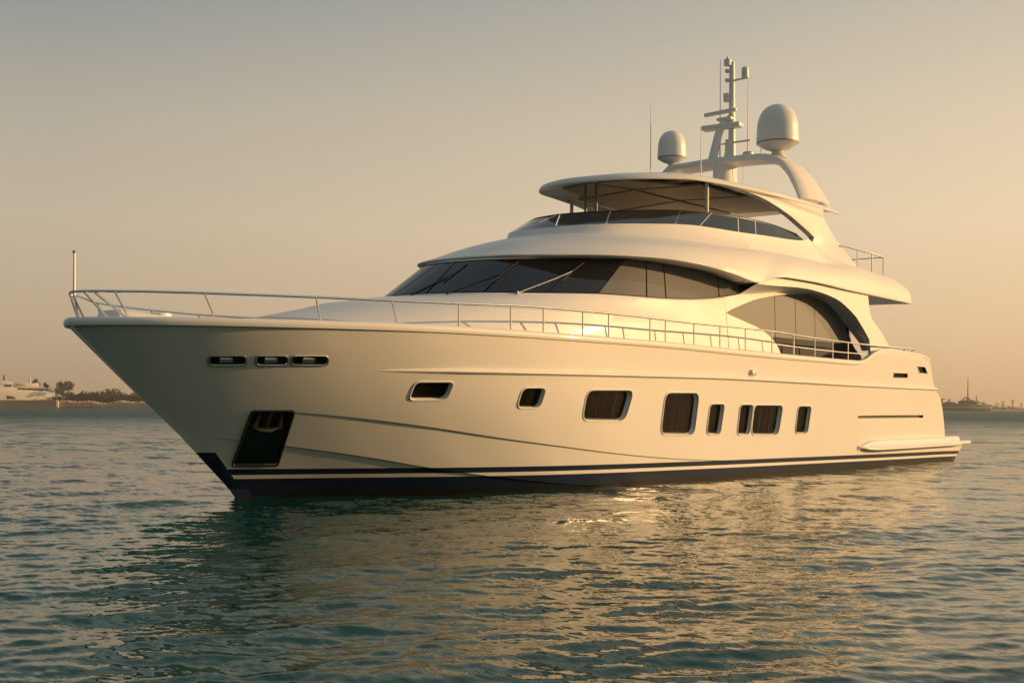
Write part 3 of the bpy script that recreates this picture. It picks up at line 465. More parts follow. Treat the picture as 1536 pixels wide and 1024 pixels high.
    for p in me.polygons:                                         # exact normals on the long fair sides, so the openings leave no dents in the gloss
        fn = p.normal; sg = 1 if p.center.y > 0 else -1
        for li in p.loop_indices:
            co = me.vertices[me.loops[li].vertex_index].co; nn = fn
            if abs(fn.y) > .2:
                u, w = 12-co.x, co.z; cw = p.center.z; s = smooth_nrm(u, w)
                if cw < wC(12-p.center.x): 
                    s = (s+Vector((0, 0, -.22*(1-float(fade(u, 4, 9)))*float(fade(u-stem(w), .15, 2.2))))).normalized()
                s = Vector((s.x, s.y*sg, s.z))
                if s.dot(fn) > .97: nn = s
            nrmls[li] = tuple(nn)
    me.normals_split_custom_set(nrmls)
build_windows()

def side_line(wf, n=150, du=0., off=0., a=0., u1=None):
    q = np.linspace(a, 1, n)**1.3; u = stem(2.)+q*20
    for _ in range(25):
        w = wf(u); u = stem(w)+q*((uT(w) if u1 is None else u1)-stem(w))
    v = hull(u, w); return np.stack([u, v+off, w], 1)
def outset(c, d, dz=0., nose=True):
    "move a deck-line curve outward in plan by d"
    c = np.array(c, float); t = np.gradient(c[:, :2], axis=0)
    if nose: t[0] = (0, 1)
    t /= np.linalg.norm(t, axis=1)[:, None]
    o = c.copy(); o[:, 0] -= t[:, 1]*d; o[:, 1] += t[:, 0]*d; o[:, 2] += dz
    if nose: o[0, 1] = 0
    return o
sh = side_line(wS, 170)
pr = [(.002, -.03), (.035, -.022), (.05, .02), (.045, .07), (.015, .10), (-.06, .105), (-.11, .09), (-.12, .0)]
capf = (1-.8*fade(sh[:, 0], 17.2, 18.6))
def cap(d, z):
    o = outset(sh, 1.); g = sh+(o-sh)*(d*np.where(d > 0, capf, 1.))[:, None]; g[:, 2] += z*(.35+.65*capf); g[0, 1] = 0; return g
mk('cap_rail', *loft([cap(d, z) for d, z in pr], True), GEL, yacht, angle=50)
rb = side_line(wR, 150); rb = rb[rb[:, 0] > -.1]
fadeR = np.clip((rb[:, 0]-.1)/2.6, 0, 1.)
def rub(d, z): 
    o = outset(rb, 1., 0., False); g = rb+(o-rb)*(d*fadeR-.04*(1-fadeR))[:, None]; g[:, 2] += z*(.3+.7*fadeR); return g
mk('rub_rail', *loft([rub(-.012, .075), rub(.03, .06), rub(.07, .03), rub(.075, .0), rub(.045, -.022), rub(.018, -.03), rub(-.01, -.032)], True), GEL, yacht, angle=60)

# deckhouse: trunk, side skin under the wheelhouse glass
ARR = lambda k: np.array(k, float)
U_SEAM = 11.79
trunk = cut(TRUNK, u1=U_SEAM); trunk_low = trunk.copy(); trunk_low[:, 2] = 2.55
wsb = ARR(WSB); wst = ARR(WST)
def mid(a, b, t, dz=0., out=0., n=120):
    A_, B_ = resamp(a, n), resamp(b, n); c = A_*(1-t)+B_*t; c[:, 2] += dz; return outset(c, out) if out else c
def bulge(c0, c1, t, dz, out):
    c = mid(c0, c1, t); k = 1-fade(c[:, 0], 5.5, 11); o = outset(c, 1.); c = c+(o-c)*(out*k)[:, None]; c[:, 2] += dz*k; c[0, 1] = 0; return c
def rs(c, n=120): return resamp(c, n)
wsb_f = cut(wsb, u1=U_SEAM)
deck_house = mk('deck_house', *loft([rs(trunk_low), rs(trunk), bulge(trunk, wsb_f, .30, .03, .03), bulge(trunk, wsb_f, .46, .06, .05), bulge(trunk, wsb_f, .52, .055, .02), bulge(trunk, wsb_f, .8, .04, .0), outset(rs(wsb_f), .02, -.03), outset(rs(wsb_f), .0, .0), outset(rs(wsb_f), -.08, .0)], True), GEL, yacht, angle=25)
# wheelhouse glazing: a black band with single panes set just proud of it
def at_u(c, u): c = ARR(c); return np.array([np.interp(u, c[:, 0], c[:, k]) for k in range(3)])
TIP = (13.1, 2.46, 4.33)
wsb_g = np.vstack([cut(wsb, u1=12.9), TIP]); wst_g = np.vstack([cut(wst, u1=12.9), TIP])
mk('window_frame', *loft([outset(rs(wsb_g), -.03, -.01), outset(rs(wst_g), -.03, .0)], True), BLACK, yacht)
def sub(c, a, b, n=14):
    "piece of a curve between half-breadth/length stations a and b (arc-length fractions)"
    s = np.r_[0, np.cumsum(np.linalg.norm(np.diff(c[:, :2], axis=0), axis=1))]; t = np.linspace(a*s[-1], b*s[-1], n); return np.stack([np.interp(t, s, c[:, k]) for k in range(3)], 1)
def frac(c, uv):
    s = np.r_[0, np.cumsum(np.linalg.norm(np.diff(c[:, :2], axis=0), axis=1))]; i = int(np.argmin(np.hypot(c[:, 0]-uv[0], c[:, 1]-uv[1]))); return s[i]/s[-1]
def dense(c, n=900): return resamp(c, n)
def glass_panes(name, lo, hi, mb_, mt_, m, gap, sides=(1, -1), parent=yacht, centre_pane=True, blind_from=None):
    lo, hi = dense(lo), dense(hi); fb = [frac(lo, p) for p in mb_]+[1.]; ft = [frac(hi, p) for p in mt_]+[1.]
    sl = np.linalg.norm(np.diff(lo[:, :2], axis=0), axis=1).sum(); g = gap/sl/2
    out = []
    def pane(curL, curH, mir):
        nlay = 6; cs = [curL*(1-t)+curH*t for t in np.linspace(0, 1, nlay)]
        vs, fs = [], []
        n = len(curL)
        for c in cs: vs += [V(p[0], p[1]*mir, p[2]) for p in c]
        for i in range(nlay-1):
            for k in range(n-1): fs.append((i*n+k, i*n+k+1, (i+1)*n+k+1, (i+1)*n+k))
        o = mk(name, vs, fs, m, parent, angle=60)
        out.append(o)
    if centre_pane:
        a = sub(lo, 0, fb[0]-g, 10); b = sub(hi, 0, ft[0]-g, 10)
        A_ = np.vstack([a[::-1]*[1, -1, 1], a[1:]]); B_ = np.vstack([b[::-1]*[1, -1, 1], b[1:]]); pane(A_, B_, 1)
    for s in sides:
        for k in range(len(fb)-1):
            e = g if k < len(fb)-2 else 0
            pane(sub(lo, fb[k]+g, fb[k+1]-e, 18), sub(hi, ft[k]+g, ft[k+1]-e, 18), s)
            if blind_from is not None and k >= blind_from: out[-1].data.materials[0] = BLIND
    return out
glass_panes('window_pane', outset(rs(wsb_g, 300), -.015, .02), outset(rs(wst_g, 300), -.015, -.005), MUL_B, MUL_T, GLASS, .045, blind_from=3)
# wipers on the windscreen
gl_lo, gl_hi = dense(outset(rs(wsb_g, 300), .012, .02)), dense(outset(rs(wst_g, 300), .012, -.005))
def on_glass(f, k): a = sub(gl_lo, f, f, 1)[0]; b = sub(gl_hi, f, f, 1)[0]; return Vector(V(*(a*(1-k)+b*k)))
fm = [frac(gl_lo, p) for p in MUL_B]
for f0, f1, m_ in ((fm[0]*.35, fm[0]*1.3, BLACK), (fm[0]*.6+fm[1]*.4, fm[1]*1.05, BLACK), (fm[1]*.5+fm[2]*.5, fm[2]*1.12, STEEL)):
    A0, A1, A2, A3 = on_glass(f0, -.04), on_glass(f0*.3+f1*.7, .42), on_glass(f1, .62), on_glass(f1*1.07, .9)
    w_ = MB().tube([A0, A1, A2], .011, 6).build('wiper', m_, yacht)
    MB().tube([on_glass(f1*.95, .32), A2, A3], .012, 6).build('blade', BLACK, w_); MB().tube([A0-UP*.05, A0+UP*.04], .022, 8).build('pivot', m_, w_)
# moulding joint between the wheelhouse and the saloon
for sgn in (1, -1): MB().tube([V(U_SEAM+.006, sgn*2.635, 2.62), V(U_SEAM+.006, sgn*2.63, 2.95), V(U_SEAM+.006, sgn*2.522, 4.06)], .008, 5).build('panel_joint', CEIL, yacht)

# side skin aft of the seam, with the leaf-shaped saloon opening
def vh(u, w): return 2.63-.105*np.clip((w-2.9)/1.1, 0, 1)-.16*np.clip((w-4.0)/.65, 0, 1)**1.5
def refine(pl, step=.12):
    out = []
    for i in range(len(pl)):
        a, b = pl[i], pl[(i+1) % len(pl)]; n = max(1, int(math.hypot(b[0]-a[0], b[1]-a[1])/step))
        out += [(a[0]+(b[0]-a[0])*k/n, a[1]+(b[1]-a[1])*k/n) for k in range(n)]
    return out
gb = [(float(p[0]), float(p[2])) for p in cut(wsb_g, u0=U_SEAM)]
lens_lo = [tuple(p) for p in LENS_LO]; lens_up = [tuple(p) for p in LENS_UP]; lens_in = [tuple(p) for p in LENS_IN]
low = [(U_SEAM, 2.5), (U_SEAM, gb[0][1])]+gb[1:]+[(12.6, 4.62), (12.0, 4.66), (12.0, 4.72)][:0]
skin1 = [(U_SEAM+.012, 2.5)]+[(max(a, U_SEAM+.012), b) for a, b in gb]+[(13.4, 4.5), (14.2, 4.62), (18.2, 4.66), (18.2, 4.3)]+[(17.95, 4.16)]+lens_up[::-1][:-1]+[(U_SEAM+.02, 3.73)]+lens_lo[1:]+[(14.31, 2.5)]
def skin_grid(name, lo_fn, hi_fn, u0, u1, nu, nw, vf, m, parent):
    us = np.linspace(u0, u1, nu)
    for sgn in (1, -1):
        vs, fs = [], []
        for u in us:
            a, b = float(lo_fn(u)), float(hi_fn(u))
            for w in np.linspace(a, b, nw): vs.append(V(u, sgn*float(vf(u, w)), w))
        for i in range(nu-1):
            for k in range(nw-1): fs.append((i*nw+k, (i+1)*nw+k, (i+1)*nw+k+1, i*nw+k+1))
        mk(name, vs, fs, m, parent, angle=40)
lu = np.array(lens_up); ll = np.array(lens_lo); gb_ = np.array(gb)
top_fn = lambda u: np.interp(u, [U_SEAM, *gb_[1:, 0], 13.4, 14.0, 18.9], [gb_[0, 1], *gb_[1:, 1], 4.45, 4.62, 4.66])
skin_parts = []
side_skin = skin_grid('side_skin', lambda u: np.interp(u, lu[:, 0], lu[:, 1]), top_fn, U_SEAM+.012, 17.84, 60, 10, vh, GEL, yacht)
skin_grid('lower_side_skin', lambda u: 2.5, lambda u: np.interp(u, ll[:, 0], ll[:, 1]), U_SEAM+.012, 14.3, 26, 8, vh, GEL, yacht)
# rim of the leaf opening (reveal) and the glass behind it
def strip(name, A_, B_, m, parent=yacht, angle=40, rows=2):
    n = len(A_); A_, B_ = np.array(A_, float), np.array(B_, float)
    for sgn in (1, -1):
        vs, fs = [], []
        for r in range(rows):
            f = r/(rows-1); c = A_*(1-f)+B_*f; vs += [V(p[0], p[1]*sgn, p[2]) for p in c]
            if r: fs += [((r-1)*n+i, (r-1)*n+i+1, r*n+i+1, r*n+i) for i in range(n-1)]
        mk(name, vs, fs, m, parent, angle=angle)
arc = lens_up+lens_in[1:]; A_ = [(a, float(vh(a, b)), b) for a, b in arc]; n_a = len(arc)
strip('window_reveal', A_, [(a, float(vh(a, b))-.17, b) for a, b in arc], GEL)
strip('window_reveal', [(a, float(vh(a, b)), b) for a, b in lens_lo], [(a, float(vh(a, b))-.1, b) for a, b in lens_lo], GEL)
gR = [tuple(p) for p in GLASSR]
gl = lens_lo[::-1]+lens_up[1:]; 
def shade_split(a, b, j, k=5, n=16, h=3.31):
    m = min(max(h, a), b); return a+(m-a)*j/k if j <= k else m+(b-m)*(j-k)/(n-1-k)
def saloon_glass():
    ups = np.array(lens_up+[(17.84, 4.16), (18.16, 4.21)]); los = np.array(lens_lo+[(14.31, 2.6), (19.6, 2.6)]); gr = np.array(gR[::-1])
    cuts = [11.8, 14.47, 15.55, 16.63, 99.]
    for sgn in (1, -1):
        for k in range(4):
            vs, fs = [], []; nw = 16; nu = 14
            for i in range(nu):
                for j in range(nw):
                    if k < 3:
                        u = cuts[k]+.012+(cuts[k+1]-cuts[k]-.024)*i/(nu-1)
                        a = float(np.interp(u, los[:, 0], los[:, 1])); b = float(np.interp(u, ups[:, 0], ups[:, 1]))+.03; w = shade_split(a-.02, b, j)
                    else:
                        w = shade_split(2.6, 4.5, j); ur = float(np.interp(w, [2.6, *gr[:, 1], 4.5], [19.6, *gr[:, 0], 18.0])); u = 16.642+(ur-16.642)*i/(nu-1)
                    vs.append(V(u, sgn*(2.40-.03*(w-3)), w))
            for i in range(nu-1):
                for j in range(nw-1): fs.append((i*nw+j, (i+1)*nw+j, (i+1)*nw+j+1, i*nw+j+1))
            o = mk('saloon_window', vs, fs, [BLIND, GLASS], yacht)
            for p in o.data.polygons: p.material_index = int(p.center.z < 3.309)  # dark glass on the lower rows stands in for shade and reflection
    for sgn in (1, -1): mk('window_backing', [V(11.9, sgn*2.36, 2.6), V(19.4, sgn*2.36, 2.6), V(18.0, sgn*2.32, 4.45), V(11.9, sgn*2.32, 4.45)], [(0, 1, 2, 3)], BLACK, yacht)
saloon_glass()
mb = MB(); mb.box(V(18.9, 0, 3.5), (.1, 4.6, 1.9)); mb.build('saloon_bulkhead', BLACK, yacht)
# side buttress (fin) standing out at the aft end, with its soffit strip
fo = [tuple(p) for p in FIN_OUT]; fr_ = [tuple(p) for p in FIN_RIGHT]
fin_v = lambda u, w: 2.92+0*u-.03*np.clip((w-3.6)/.9, 0, 1)
fo = [(12.62, 4.43), (13.3, 4.445)]+fo
fin_poly = refine(fo+[(18.84, 2.95), (20.3, 2.95)]+fr_[::-1]+[(18.7, 4.62), (16.0, 4.66), (14.0, 4.66), (13.4, 4.61), (12.9, 4.52)], .25)
panel('side_buttress', fin_poly, lambda a, b: float(fin_v(a, b)), .07, GEL, yacht)
ins = resamp([(12.5, 0, 4.2), (13.12, 0, 4.25), (14.1, 0, 4.36), (15.2, 0, 4.46), (16.3, 0, 4.52), (16.95, 0, 4.44)]+[(a, 0, b) for a, b in lens_up[11:]+lens_in[1:]], 60); outs = resamp([(a, 0, b) for a, b in fo], 60)
strip('buttress_soffit', [(p[0], float(vh(p[0], p[2]))-.01, p[2]) for p in ins], [(p[0], float(fin_v(p[0], p[2]))-.02, p[2]) for p in outs], GEL, rows=6)

# flybridge deck: soffit, overhanging brow, rounded bulwark
brow = ARR(BROW); should = ARR(SHOULDER); NB = 260
wst_x = np.vstack([cut(wst, u1=12.4), [(13.2, 2.44, 4.52), (14.5, 2.5, 4.62), (17, 2.5, 4.64), (19.5, 2.45, 4.60), (21.6, 2.35, 4.575)]])
bR = resamp(brow, NB); sR = resamp(should, NB); iR = resamp(wst_x, NB)
def bm_(t, out, dz):
    c = bR*(1-t)+sR*t; c = outset(c, out); c[:, 2] += dz; return c
cl = iR.copy(); cl[:, 1] = 0; cl[:, 2] = np.maximum(cl[:, 2], 4.45)+.03
tail = np.ones(NB)
fwb = ARR(FWB); f2 = np.vstack([cut(fwb, u1=15.9), [(16.35, 2.5, 5.74)], [(17.5, 2.5, 5.45)], [(20.6, 2.45, 5.2)]]); fR = resamp(f2, NB)
groove1 = outset(sR, -.03, -.025); 
cent = fR.copy(); cent[:, 1] = 0; cent[:, 2] -= .12
inn = outset(fR, -.10, -.14)
fly_deck = mk('flybridge_deck', *loft([cl, iR, outset(bR, -.10, .006), outset(bR, -.012, 0), outset(bR, 0, .008), outset(bR, .004, .03), bm_(.16, .028, .02), bm_(.34, .062, .035), bm_(.55, .078, .04), bm_(.75, .062, .035), bm_(.9, .032, .022), sR, groove1, outset(sR, -.06, .0), (outset(sR, -.1, .03)*.45+outset(fR, .03, 0)*.55), outset(fR, .03, -.005), fR, inn, cent], True, endcap=True), GEL, yacht, angle=32)
# flybridge windscreen
fwt = ARR(FWT)
fb_g = np.vstack([cut(fwb, u1=15.7)]); ft_g = np.vstack([cut(fwt, u1=15.6)])
glass_panes('flybridge_windscreen_pane', outset(rs(fb_g, 300), .012, .0), outset(rs(ft_g, 300), .012, .0), FMUL_B, FMUL_T, FLYG, .03)
for sgn in (1, -1):
    MB().tube([V(p[0], p[1]*sgn, p[2]+.004) for p in outset(rs(ft_g, 90), .012)], .014, 6).build('windscreen_trim', BLACK, yacht)
mb = MB()
for p, q in [x for i, x in enumerate(zip(FMUL_B, FMUL_T)) if i in (1, 3)]:
    a = at_u(fb_g, p[0]); b = at_u(ft_g, q[0])
    for sgn in (1, -1): MB().tube([V(a[0]-.02, (a[1]+.02)*sgn, a[2]), V(b[0]-.02, (b[1]+.02)*sgn, b[2])], .014, 6).build('windscreen_strut', STEEL, yacht)
# helm seats and console behind the windscreen
mb = MB(); mb.box(V(10.5, 0, 5.5), (.7, 2.0, .5)); o = mb.build('helm_console', GEL, yacht); bevel(o, .08, 3)
for y in (-.6, .6):
    mb = MB(); mb.box(V(11.6, y, 5.6), (.55, .6, .5)); mb.box(V(11.9, y, 5.85), (.14, .6, .4)); o = mb.build('helm_seat', PLAST, yacht); bevel(o, .05, 2)

# hardtop
ht = ARR(HT); NH = 160; hR = resamp(ht, NH); hc = hR.copy(); hc[:, 1] = 0
def hin(f, dz): c = hR.copy(); c[:, 1] *= f; c[:, 0] = np.where(c[:, 0] < 14, 14+(c[:, 0]-14)*f, c[:, 0]); c[:, 2] += dz; return c
def hz(f, dz): c = hin(f, 0); c[:, 2] = np.interp(c[:, 0], hR[:, 0], hR[:, 2])+dz; return c
hardtop = mk('hardtop', *loft([hz(0, .16), hz(.5, .15), hz(.8, .11), hz(.93, .06), outset(hR, -.05, .006), outset(hR, -.01, .0), outset(hR, 0, .02), outset(hR, -.01, .06), outset(hR, -.05, .11), outset(hR, -.14, .15), hz(.86, .21), hz(.65, .27), hz(.35, .31), hz(0, .33)], True, endcap=True), GEL, yacht, angle=40)
# headliner panels under the hardtop
for (u0, u1, v0, v1) in ((10.2, 11.8, .08, 1.35), (11.95, 13.8, .08, 1.75), (13.95, 16.6, .08, 1.95)):
    for sgn in (1, -1):
        pz = lambda u, v: float(np.interp(u, hR[:, 0], hR[:, 2]))+.02+.1*(1-abs(v)/2.4)
        vs = [V(u, sgn*v, pz(u, v)-k) for k in (0, .045) for u, v in ((u0, v0), (u1, v0), (u1, v1), (u0, v1 if u0 > 11 else .9))]
        mk('ceiling_panel', vs, [(0, 1, 2, 3), (7, 6, 5, 4), (0, 4, 5, 1), (1, 5, 6, 2), (2, 6, 7, 3), (3, 7, 4, 0)], CEIL, yacht, smooth=False)
# sweeping side supports of the hardtop
al = [tuple(p) for p in ARCH_LO if p[0] > 11.9]; arr = [tuple(p) for p in ARCH_REAR]
ht_v = lambda u: float(np.interp(u, hR[:, 0], hR[:, 1]))
ap_v = lambda u, w: ht_v(u)-.01+.25*float(np.clip((6.1-w)/.8, 0, 1))**1.2*float(fade(u, 16.3, 17.6))
ap = refine(al+[(16.3, 5.75), (16.0, 5.3), (18.75, 5.25)]+arr+[(17.0, 6.80), (13.5, 6.80), (12.3, 6.79)], .22)
panel('hardtop_support', ap, ap_v, .16, GEL, yacht, bev=.02)
# aft wings of the hardtop
for sgn in (1, -1):
    vs = [V(16.9, 2.47*sgn, 6.60), V(17.2, 2.5*sgn, 6.5), V(18.25, 2.45*sgn, 6.70), V(18.3, 2.3*sgn, 6.80), V(17.2, 2.45*sgn, 6.86), V(16.9, 1.2*sgn, 6.66), V(18.2, 1.2*sgn, 6.74), V(18.2, 1.2*sgn, 6.86), V(16.9, 1.2*sgn, 6.9)]
for (u, v, m_) in ((9.9, -.02, GEL), (9.9, .28, GEL), (11.95, 1.95, GEL)):
    b = 5.3 if u < 10 else 5.7
    MB().tube([V(u, v, b), V(u, v, float(np.interp(u, hR[:, 0], hR[:, 2]))+.03)], .045 if u > 10 else .035, 12).build('hardtop_post', GEL if u > 10 else POSTM, yacht)
for (u, v) in ((11.95, -1.95),): MB().tube([V(u, v, 5.7), V(u, v, 6.74)], .045, 12).build('hardtop_post', GEL, yacht)

# radar arch: a hoop across the hardtop
def hoop():
    prof = [(-2.35, 6.95, 17.1, 1.25), (-2.25, 7.3, 16.95, 1.15), (-2.15, 7.75, 16.8, 1.05), (-2.05, 8.05, 16.75, 1.0), (-1.85, 8.22, 16.75, .95), (-1.3, 8.22, 16.75, .95), (-.5, 8.24, 16.75, .95), (.4, 8.22, 16.75, .95), (1.0, 8.18, 16.75, .98), (1.35, 8.08, 16.78, 1.0), (1.6, 7.9, 16.85, 1.15), (1.8, 7.65, 16.95, 1.3), (1.98, 7.3, 17.05, 1.5), (2.12, 6.95, 17.15, 1.7)]
    P = resamp([(a, b, 0) for a, b, _, _ in prof], 60); us = np.interp(P[:, 0], [p[0] for p in prof], [p[2] for p in prof]); ch = np.interp(P[:, 0], [p[0] for p in prof], [p[3] for p in prof])
    tg = np.gradient(P[:, :2], axis=0); tg /= np.linalg.norm(tg, axis=1)[:, None]; nn = np.stack([-tg[:, 1], tg[:, 0]], 1)
    sec = [(-.5, 0), (-.45, .07), (-.2, .1), (.1, .105), (.42, .08), (.5, 0), (.42, -.09), (.1, -.12), (-.2, -.12), (-.45, -.085)]
    vs, fs = [], []; m = len(sec)
    for i in range(len(P)):
        for a, b in sec: vs.append(V(us[i]+a*ch[i], P[i, 0]+nn[i, 0]*b, P[i, 1]+nn[i, 1]*b))
    for i in range(len(P)-1):
        for k in range(m): fs.append((i*m+k, i*m+(k+1) % m, (i+1)*m+(k+1) % m, (i+1)*m+k))
    return mk('radar_arch', vs, fs+[tuple(range(m)), tuple((len(P)-1)*m+k for k in range(m))], GEL, yacht, angle=50)
hoop()
mb = MB(); mb.lathe([(.32, 6.85), (.31, 7.2), (.28, 8.0), (.31, 8.2)], V(16.75, -.35, 0), 20); o = mb.build('mast_column', GEL, yacht)
for v_ in o.data.vertices: v_.co.x = V(16.75, 0, 0)[0]+(v_.co.x-V(16.75, 0, 0)[0])*1.5
mb = MB(); mb.add([V(16.0, -.75, 7.65), V(16.0, -.3, 7.65), V(16.3, -.3, 7.55), V(16.3, -.75, 7.55), V(15.75, -.95, 7.72), V(15.75, -.85, 7.72)], [(0, 1, 2, 3), (0, 4, 5, 1), (3, 2, 1, 5, 4)]); mb.build('horn', PLAST, yacht)
# radomes
def radome(u, v, base, r, hgt, stalk, name='radome'):
    p = MB(); c = V(u, v, 0); zb = base+stalk
    prof = [(r*.99, zb+.30*r+.03)]+[(r*(1-.006*k), zb+.3*r+.1+(hgt*.30)*k/5) for k in range(6)]
    z0 = prof[-1][1]; top = hgt*.70
    prof += [(r*.97*math.cos(a)**.80, z0+top*math.sin(a)) for a in np.linspace(.08, math.pi/2-.001, 14)]
    o = p.lathe([(r*.9, zb+.3*r+.02)]+prof, c, 40).build(name, PLAST, yacht, angle=40)
    MB().lathe([(.16*r, base-.02), (.42*r, base-.02), (.36*r, base+stalk*.35), (.25*r, zb-.12*r), (.30*r, zb-.05*r), (.6*r, zb+.05*r), (.93*r, zb+.26*r), (.97*r, zb+.3*r), (.9*r, zb+.31*r)], c, 40).build('pedestal', GEL, o, angle=30)
    MB().lathe([(.93*r, zb+.3*r-.005), (.985*r, zb+.3*r-.005), (.985*r, zb+.3*r+.04), (.93*r, zb+.3*r+.04)], c, 40).build('joint', CEIL, o)
    return o
radome(16.8, 1.2, 8.2, .555, .93, .19)
radome(16.7, -2.02, 7.0, .40, .67, 1.42)
# mast with scanners
mast = MB().tube([V(16.85, -.2, 8.2), V(16.85, -.2, 9.4), V(16.85, -.2, 10.95)], [.11, .09, .075], 12).build('mast', PLAST, yacht)
mb = MB(); mb.tube([V(16.5, -.62, 8.2), V(16.65, -.5, 9.0), V(16.75, -.38, 9.4)], [.13, .11, .09], 10); mb.tube([V(16.75, -.38, 9.35), V(16.85, -.2, 9.5)], .08, 10); mb.build('mast_strut', PLAST, mast)
def bar(c, ln, w_, h_, name, ang=0.): 
    a = Vector((math.sin(ang), math.cos(ang), 0)); b = Vector((math.cos(ang), -math.sin(ang), 0)); mb = MB(); mb.box(c, (w_, ln, h_), (b, a, UP)); o = mb.build(name, PLAST, mast); bevel(o, min(w_, h_)*.3, 2); return o
bar(V(16.75, -.5, 9.62), 1.05, .12, .1, 'radar_scanner', .1)
bar(V(16.75, -.45, 9.22), 1.15, .34, .13, 'radar_scanner', -.1)
bar(V(16.8, -.17, 8.76), 1.15, .07, .05, 'crossbar')
bar(V(16.8, -.35, 9.42), .45, .3, .08, 'spreader')
MB().lathe([(.0, 10.85), (.10, 10.86), (.10, 11.02), (.03, 11.05), (.03, 11.1), (0, 11.1)], V(16.75, -.28, 0), 14).build('masthead_light', PLAST, mast)
MB().tube([V(16.85, -.2, 10.45), V(16.85, .3, 10.47)], .03, 8).build('bracket', PLAST, mast)
MB().lathe([(.0, 10.46), (.09, 10.46), (.1, 10.5), (.1, 10.72), (.07, 10.76), (0, 10.76)], V(16.85, .2, 0), 14).build('gps_sensor', PLAST, mast)
mb = MB(); mb.box(V(16.78, -.32, 10.0), (.14, .16, .24)); o = mb.build('camera_box', PLAST, mast); bevel(o, .03, 2)
mb = MB(); mb.box(V(16.78, -.3, 10.72), (.12, .12, .1)); o = mb.build('signal_light', PLAST, mast); bevel(o, .03, 2)
mb = MB(); mb.box(V(16.78, -.3, 10.47), (.12, .12, .1)); o = mb.build('signal_light', PLAST, mast); bevel(o, .03, 2)
mb = MB(); mb.tube([V(16.8, -.3, 8.25), V(16.8, -.3, 8.5), V(16.8, -.25, 8.85)], [.14, .08, .11], 10); mb.build('floodlight', PLAST, mast)
MB().lathe([(.16, 8.2), (.15, 8.42), (.12, 8.45), (0, 8.45)], V(16.8, .32, 0), 16).build('satellite_puck', PLAST, mast)
for (u, v, z0, z1) in ((14.0, -.95, 6.9, 9.45), (14.5, .25, 6.9, 8.75), (16.6, -.42, 8.25, 11.0), (16.8, .32, 8.4, 10.45), (16.9, .66, 8.2, 8.9), (16.9, .12, 6.9, 8.2)):
    MB().tube([V(u, v, z0), V(u, v, z0+(z1-z0)*.3), V(u, v, z1)], [.022, .016, .008], 6).build('whip_antenna', PLAST, yacht)
MB().lathe([(.0, 6.85), (.28, 6.86), (.3, 6.9), (.24, 6.98), (0, 7.0)], V(17.6, 2.0, 0), 20).build('flat_dome', PLAST, yacht)

# rails
rail = ARR(RAIL); NR = 240
def railtube(c, r, name, par, sides=(1, -1)):
    c = resamp(c, NR)
    if len(sides) == 2: pts = [V(p[0], -p[1], p[2]) for p in c[::-1]]+[V(*p) for p in c[1:]]
    else: pts = [V(p[0], p[1]*sides[0], p[2]) for p in c]
    return MB().tube(pts, r, 8).build(name, STEEL, par)
bow_rail = railtube(rail, .021, 'guard_rail', yacht)
def rz(u): return float(np.interp(u, rail[:, 0], rail[:, 2]))
def post(b, t, r, par, kink=None):
    for sgn in (1, -1):
        pts = [b, t] if kink is None else [b, kink, t]
        MB().tube([V(p[0], p[1]*sgn, p[2]) for p in pts], r, 7).build('stanchion', STEEL, par)
for (u, v) in POSTS: post((u, v, float(wS(u))+.08), (u, v, rz(u)), .017, bow_rail)
for (u, v) in POSTS_AFT: post((u, v, float(wS(u))+.08), (u, v, rz(u)), .017, bow_rail)
for (u, v) in POSTS_END: post((u, v-.05, float(wS(u))+.08), (u, v, rz(u)), .017, bow_rail)
for (b, t) in list(zip(POSTS_BOW, POSTS_BOW_TOP))[1:]:
    k = (b[0]*.85+t[0]*.15, b[1]*.85+t[1]*.15, 2.87+.12); post((b[0]+.02, b[1], 2.86), (t[0], t[1], rz(t[0])), .018, bow_rail, k)
post((-2.72, .40, 2.86), (-2.99, .2, 3.24), .018, bow_rail); post((-2.5, .56, 2.86), (-2.88, .3, 3.24), .018, bow_rail)
mr = np.array([(12.9, 3.15, 3.055), (14, 3.14, 3.03), (15.1, 3.12, 3.01), (16.5, 3.09, 3.0), (18.2, 3.05, 3.0)])
for sgn in (1, -1): MB().tube([V(p[0], p[1]*sgn, p[2]) for p in resamp(mr, 30)], .012, 6).build('middle_rail', STEEL, bow_rail)
fl = np.array([(17.9, 2.5, 5.88), (18.9, 2.5, 5.86), (19.85, 2.5, 5.86), (20.62, 2.48, 5.82)])
pts = [V(p[0], p[1], p[2]) for p in fl]+[V(p[0], -p[1], p[2]) for p in fl[::-1]]
fly_rail = MB().tube(pts, .02, 8).build('flybridge_rail', STEEL, yacht)
for sgn in (1, -1):
    for (u, z) in ((18.9, 5.86), (19.85, 5.86), (20.62, 5.82)): MB().tube([V(u, 2.5*sgn, z), V(u, 2.5*sgn, 5.2)], .02, 8).build('stanchion', STEEL, fly_rail)
    MB().tube([V(18.9, 2.5*sgn, 5.58), V(20.62, 2.48*sgn, 5.55)], .008, 6).build('middle_wire', STEEL, fly_rail)
for y in (-1.4, -.4, .6, 1.6): MB().tube([V(20.62, y, 5.82), V(20.62, y, 5.2)], .02, 8).build('stanchion', STEEL, fly_rail)
mb = MB(); mb.box(V(19.0, 1.4, 5.45), (.5, .7, .35)); o = mb.build('flybridge_chair', RUBBER, yacht); bevel(o, .05, 2)
flag = MB().tube([V(-3.04, 0, 3.2), V(-3.04, 0, 3.84)], [.02, .016], 10).build('flagstaff', PLAST, yacht)
MB().lathe([(0, 3.83), (.028, 3.835), (.032, 3.86), (.02, 3.88), (0, 3.885)], V(-3.04, 0, 0), 12).build('finial', STEEL, flag)
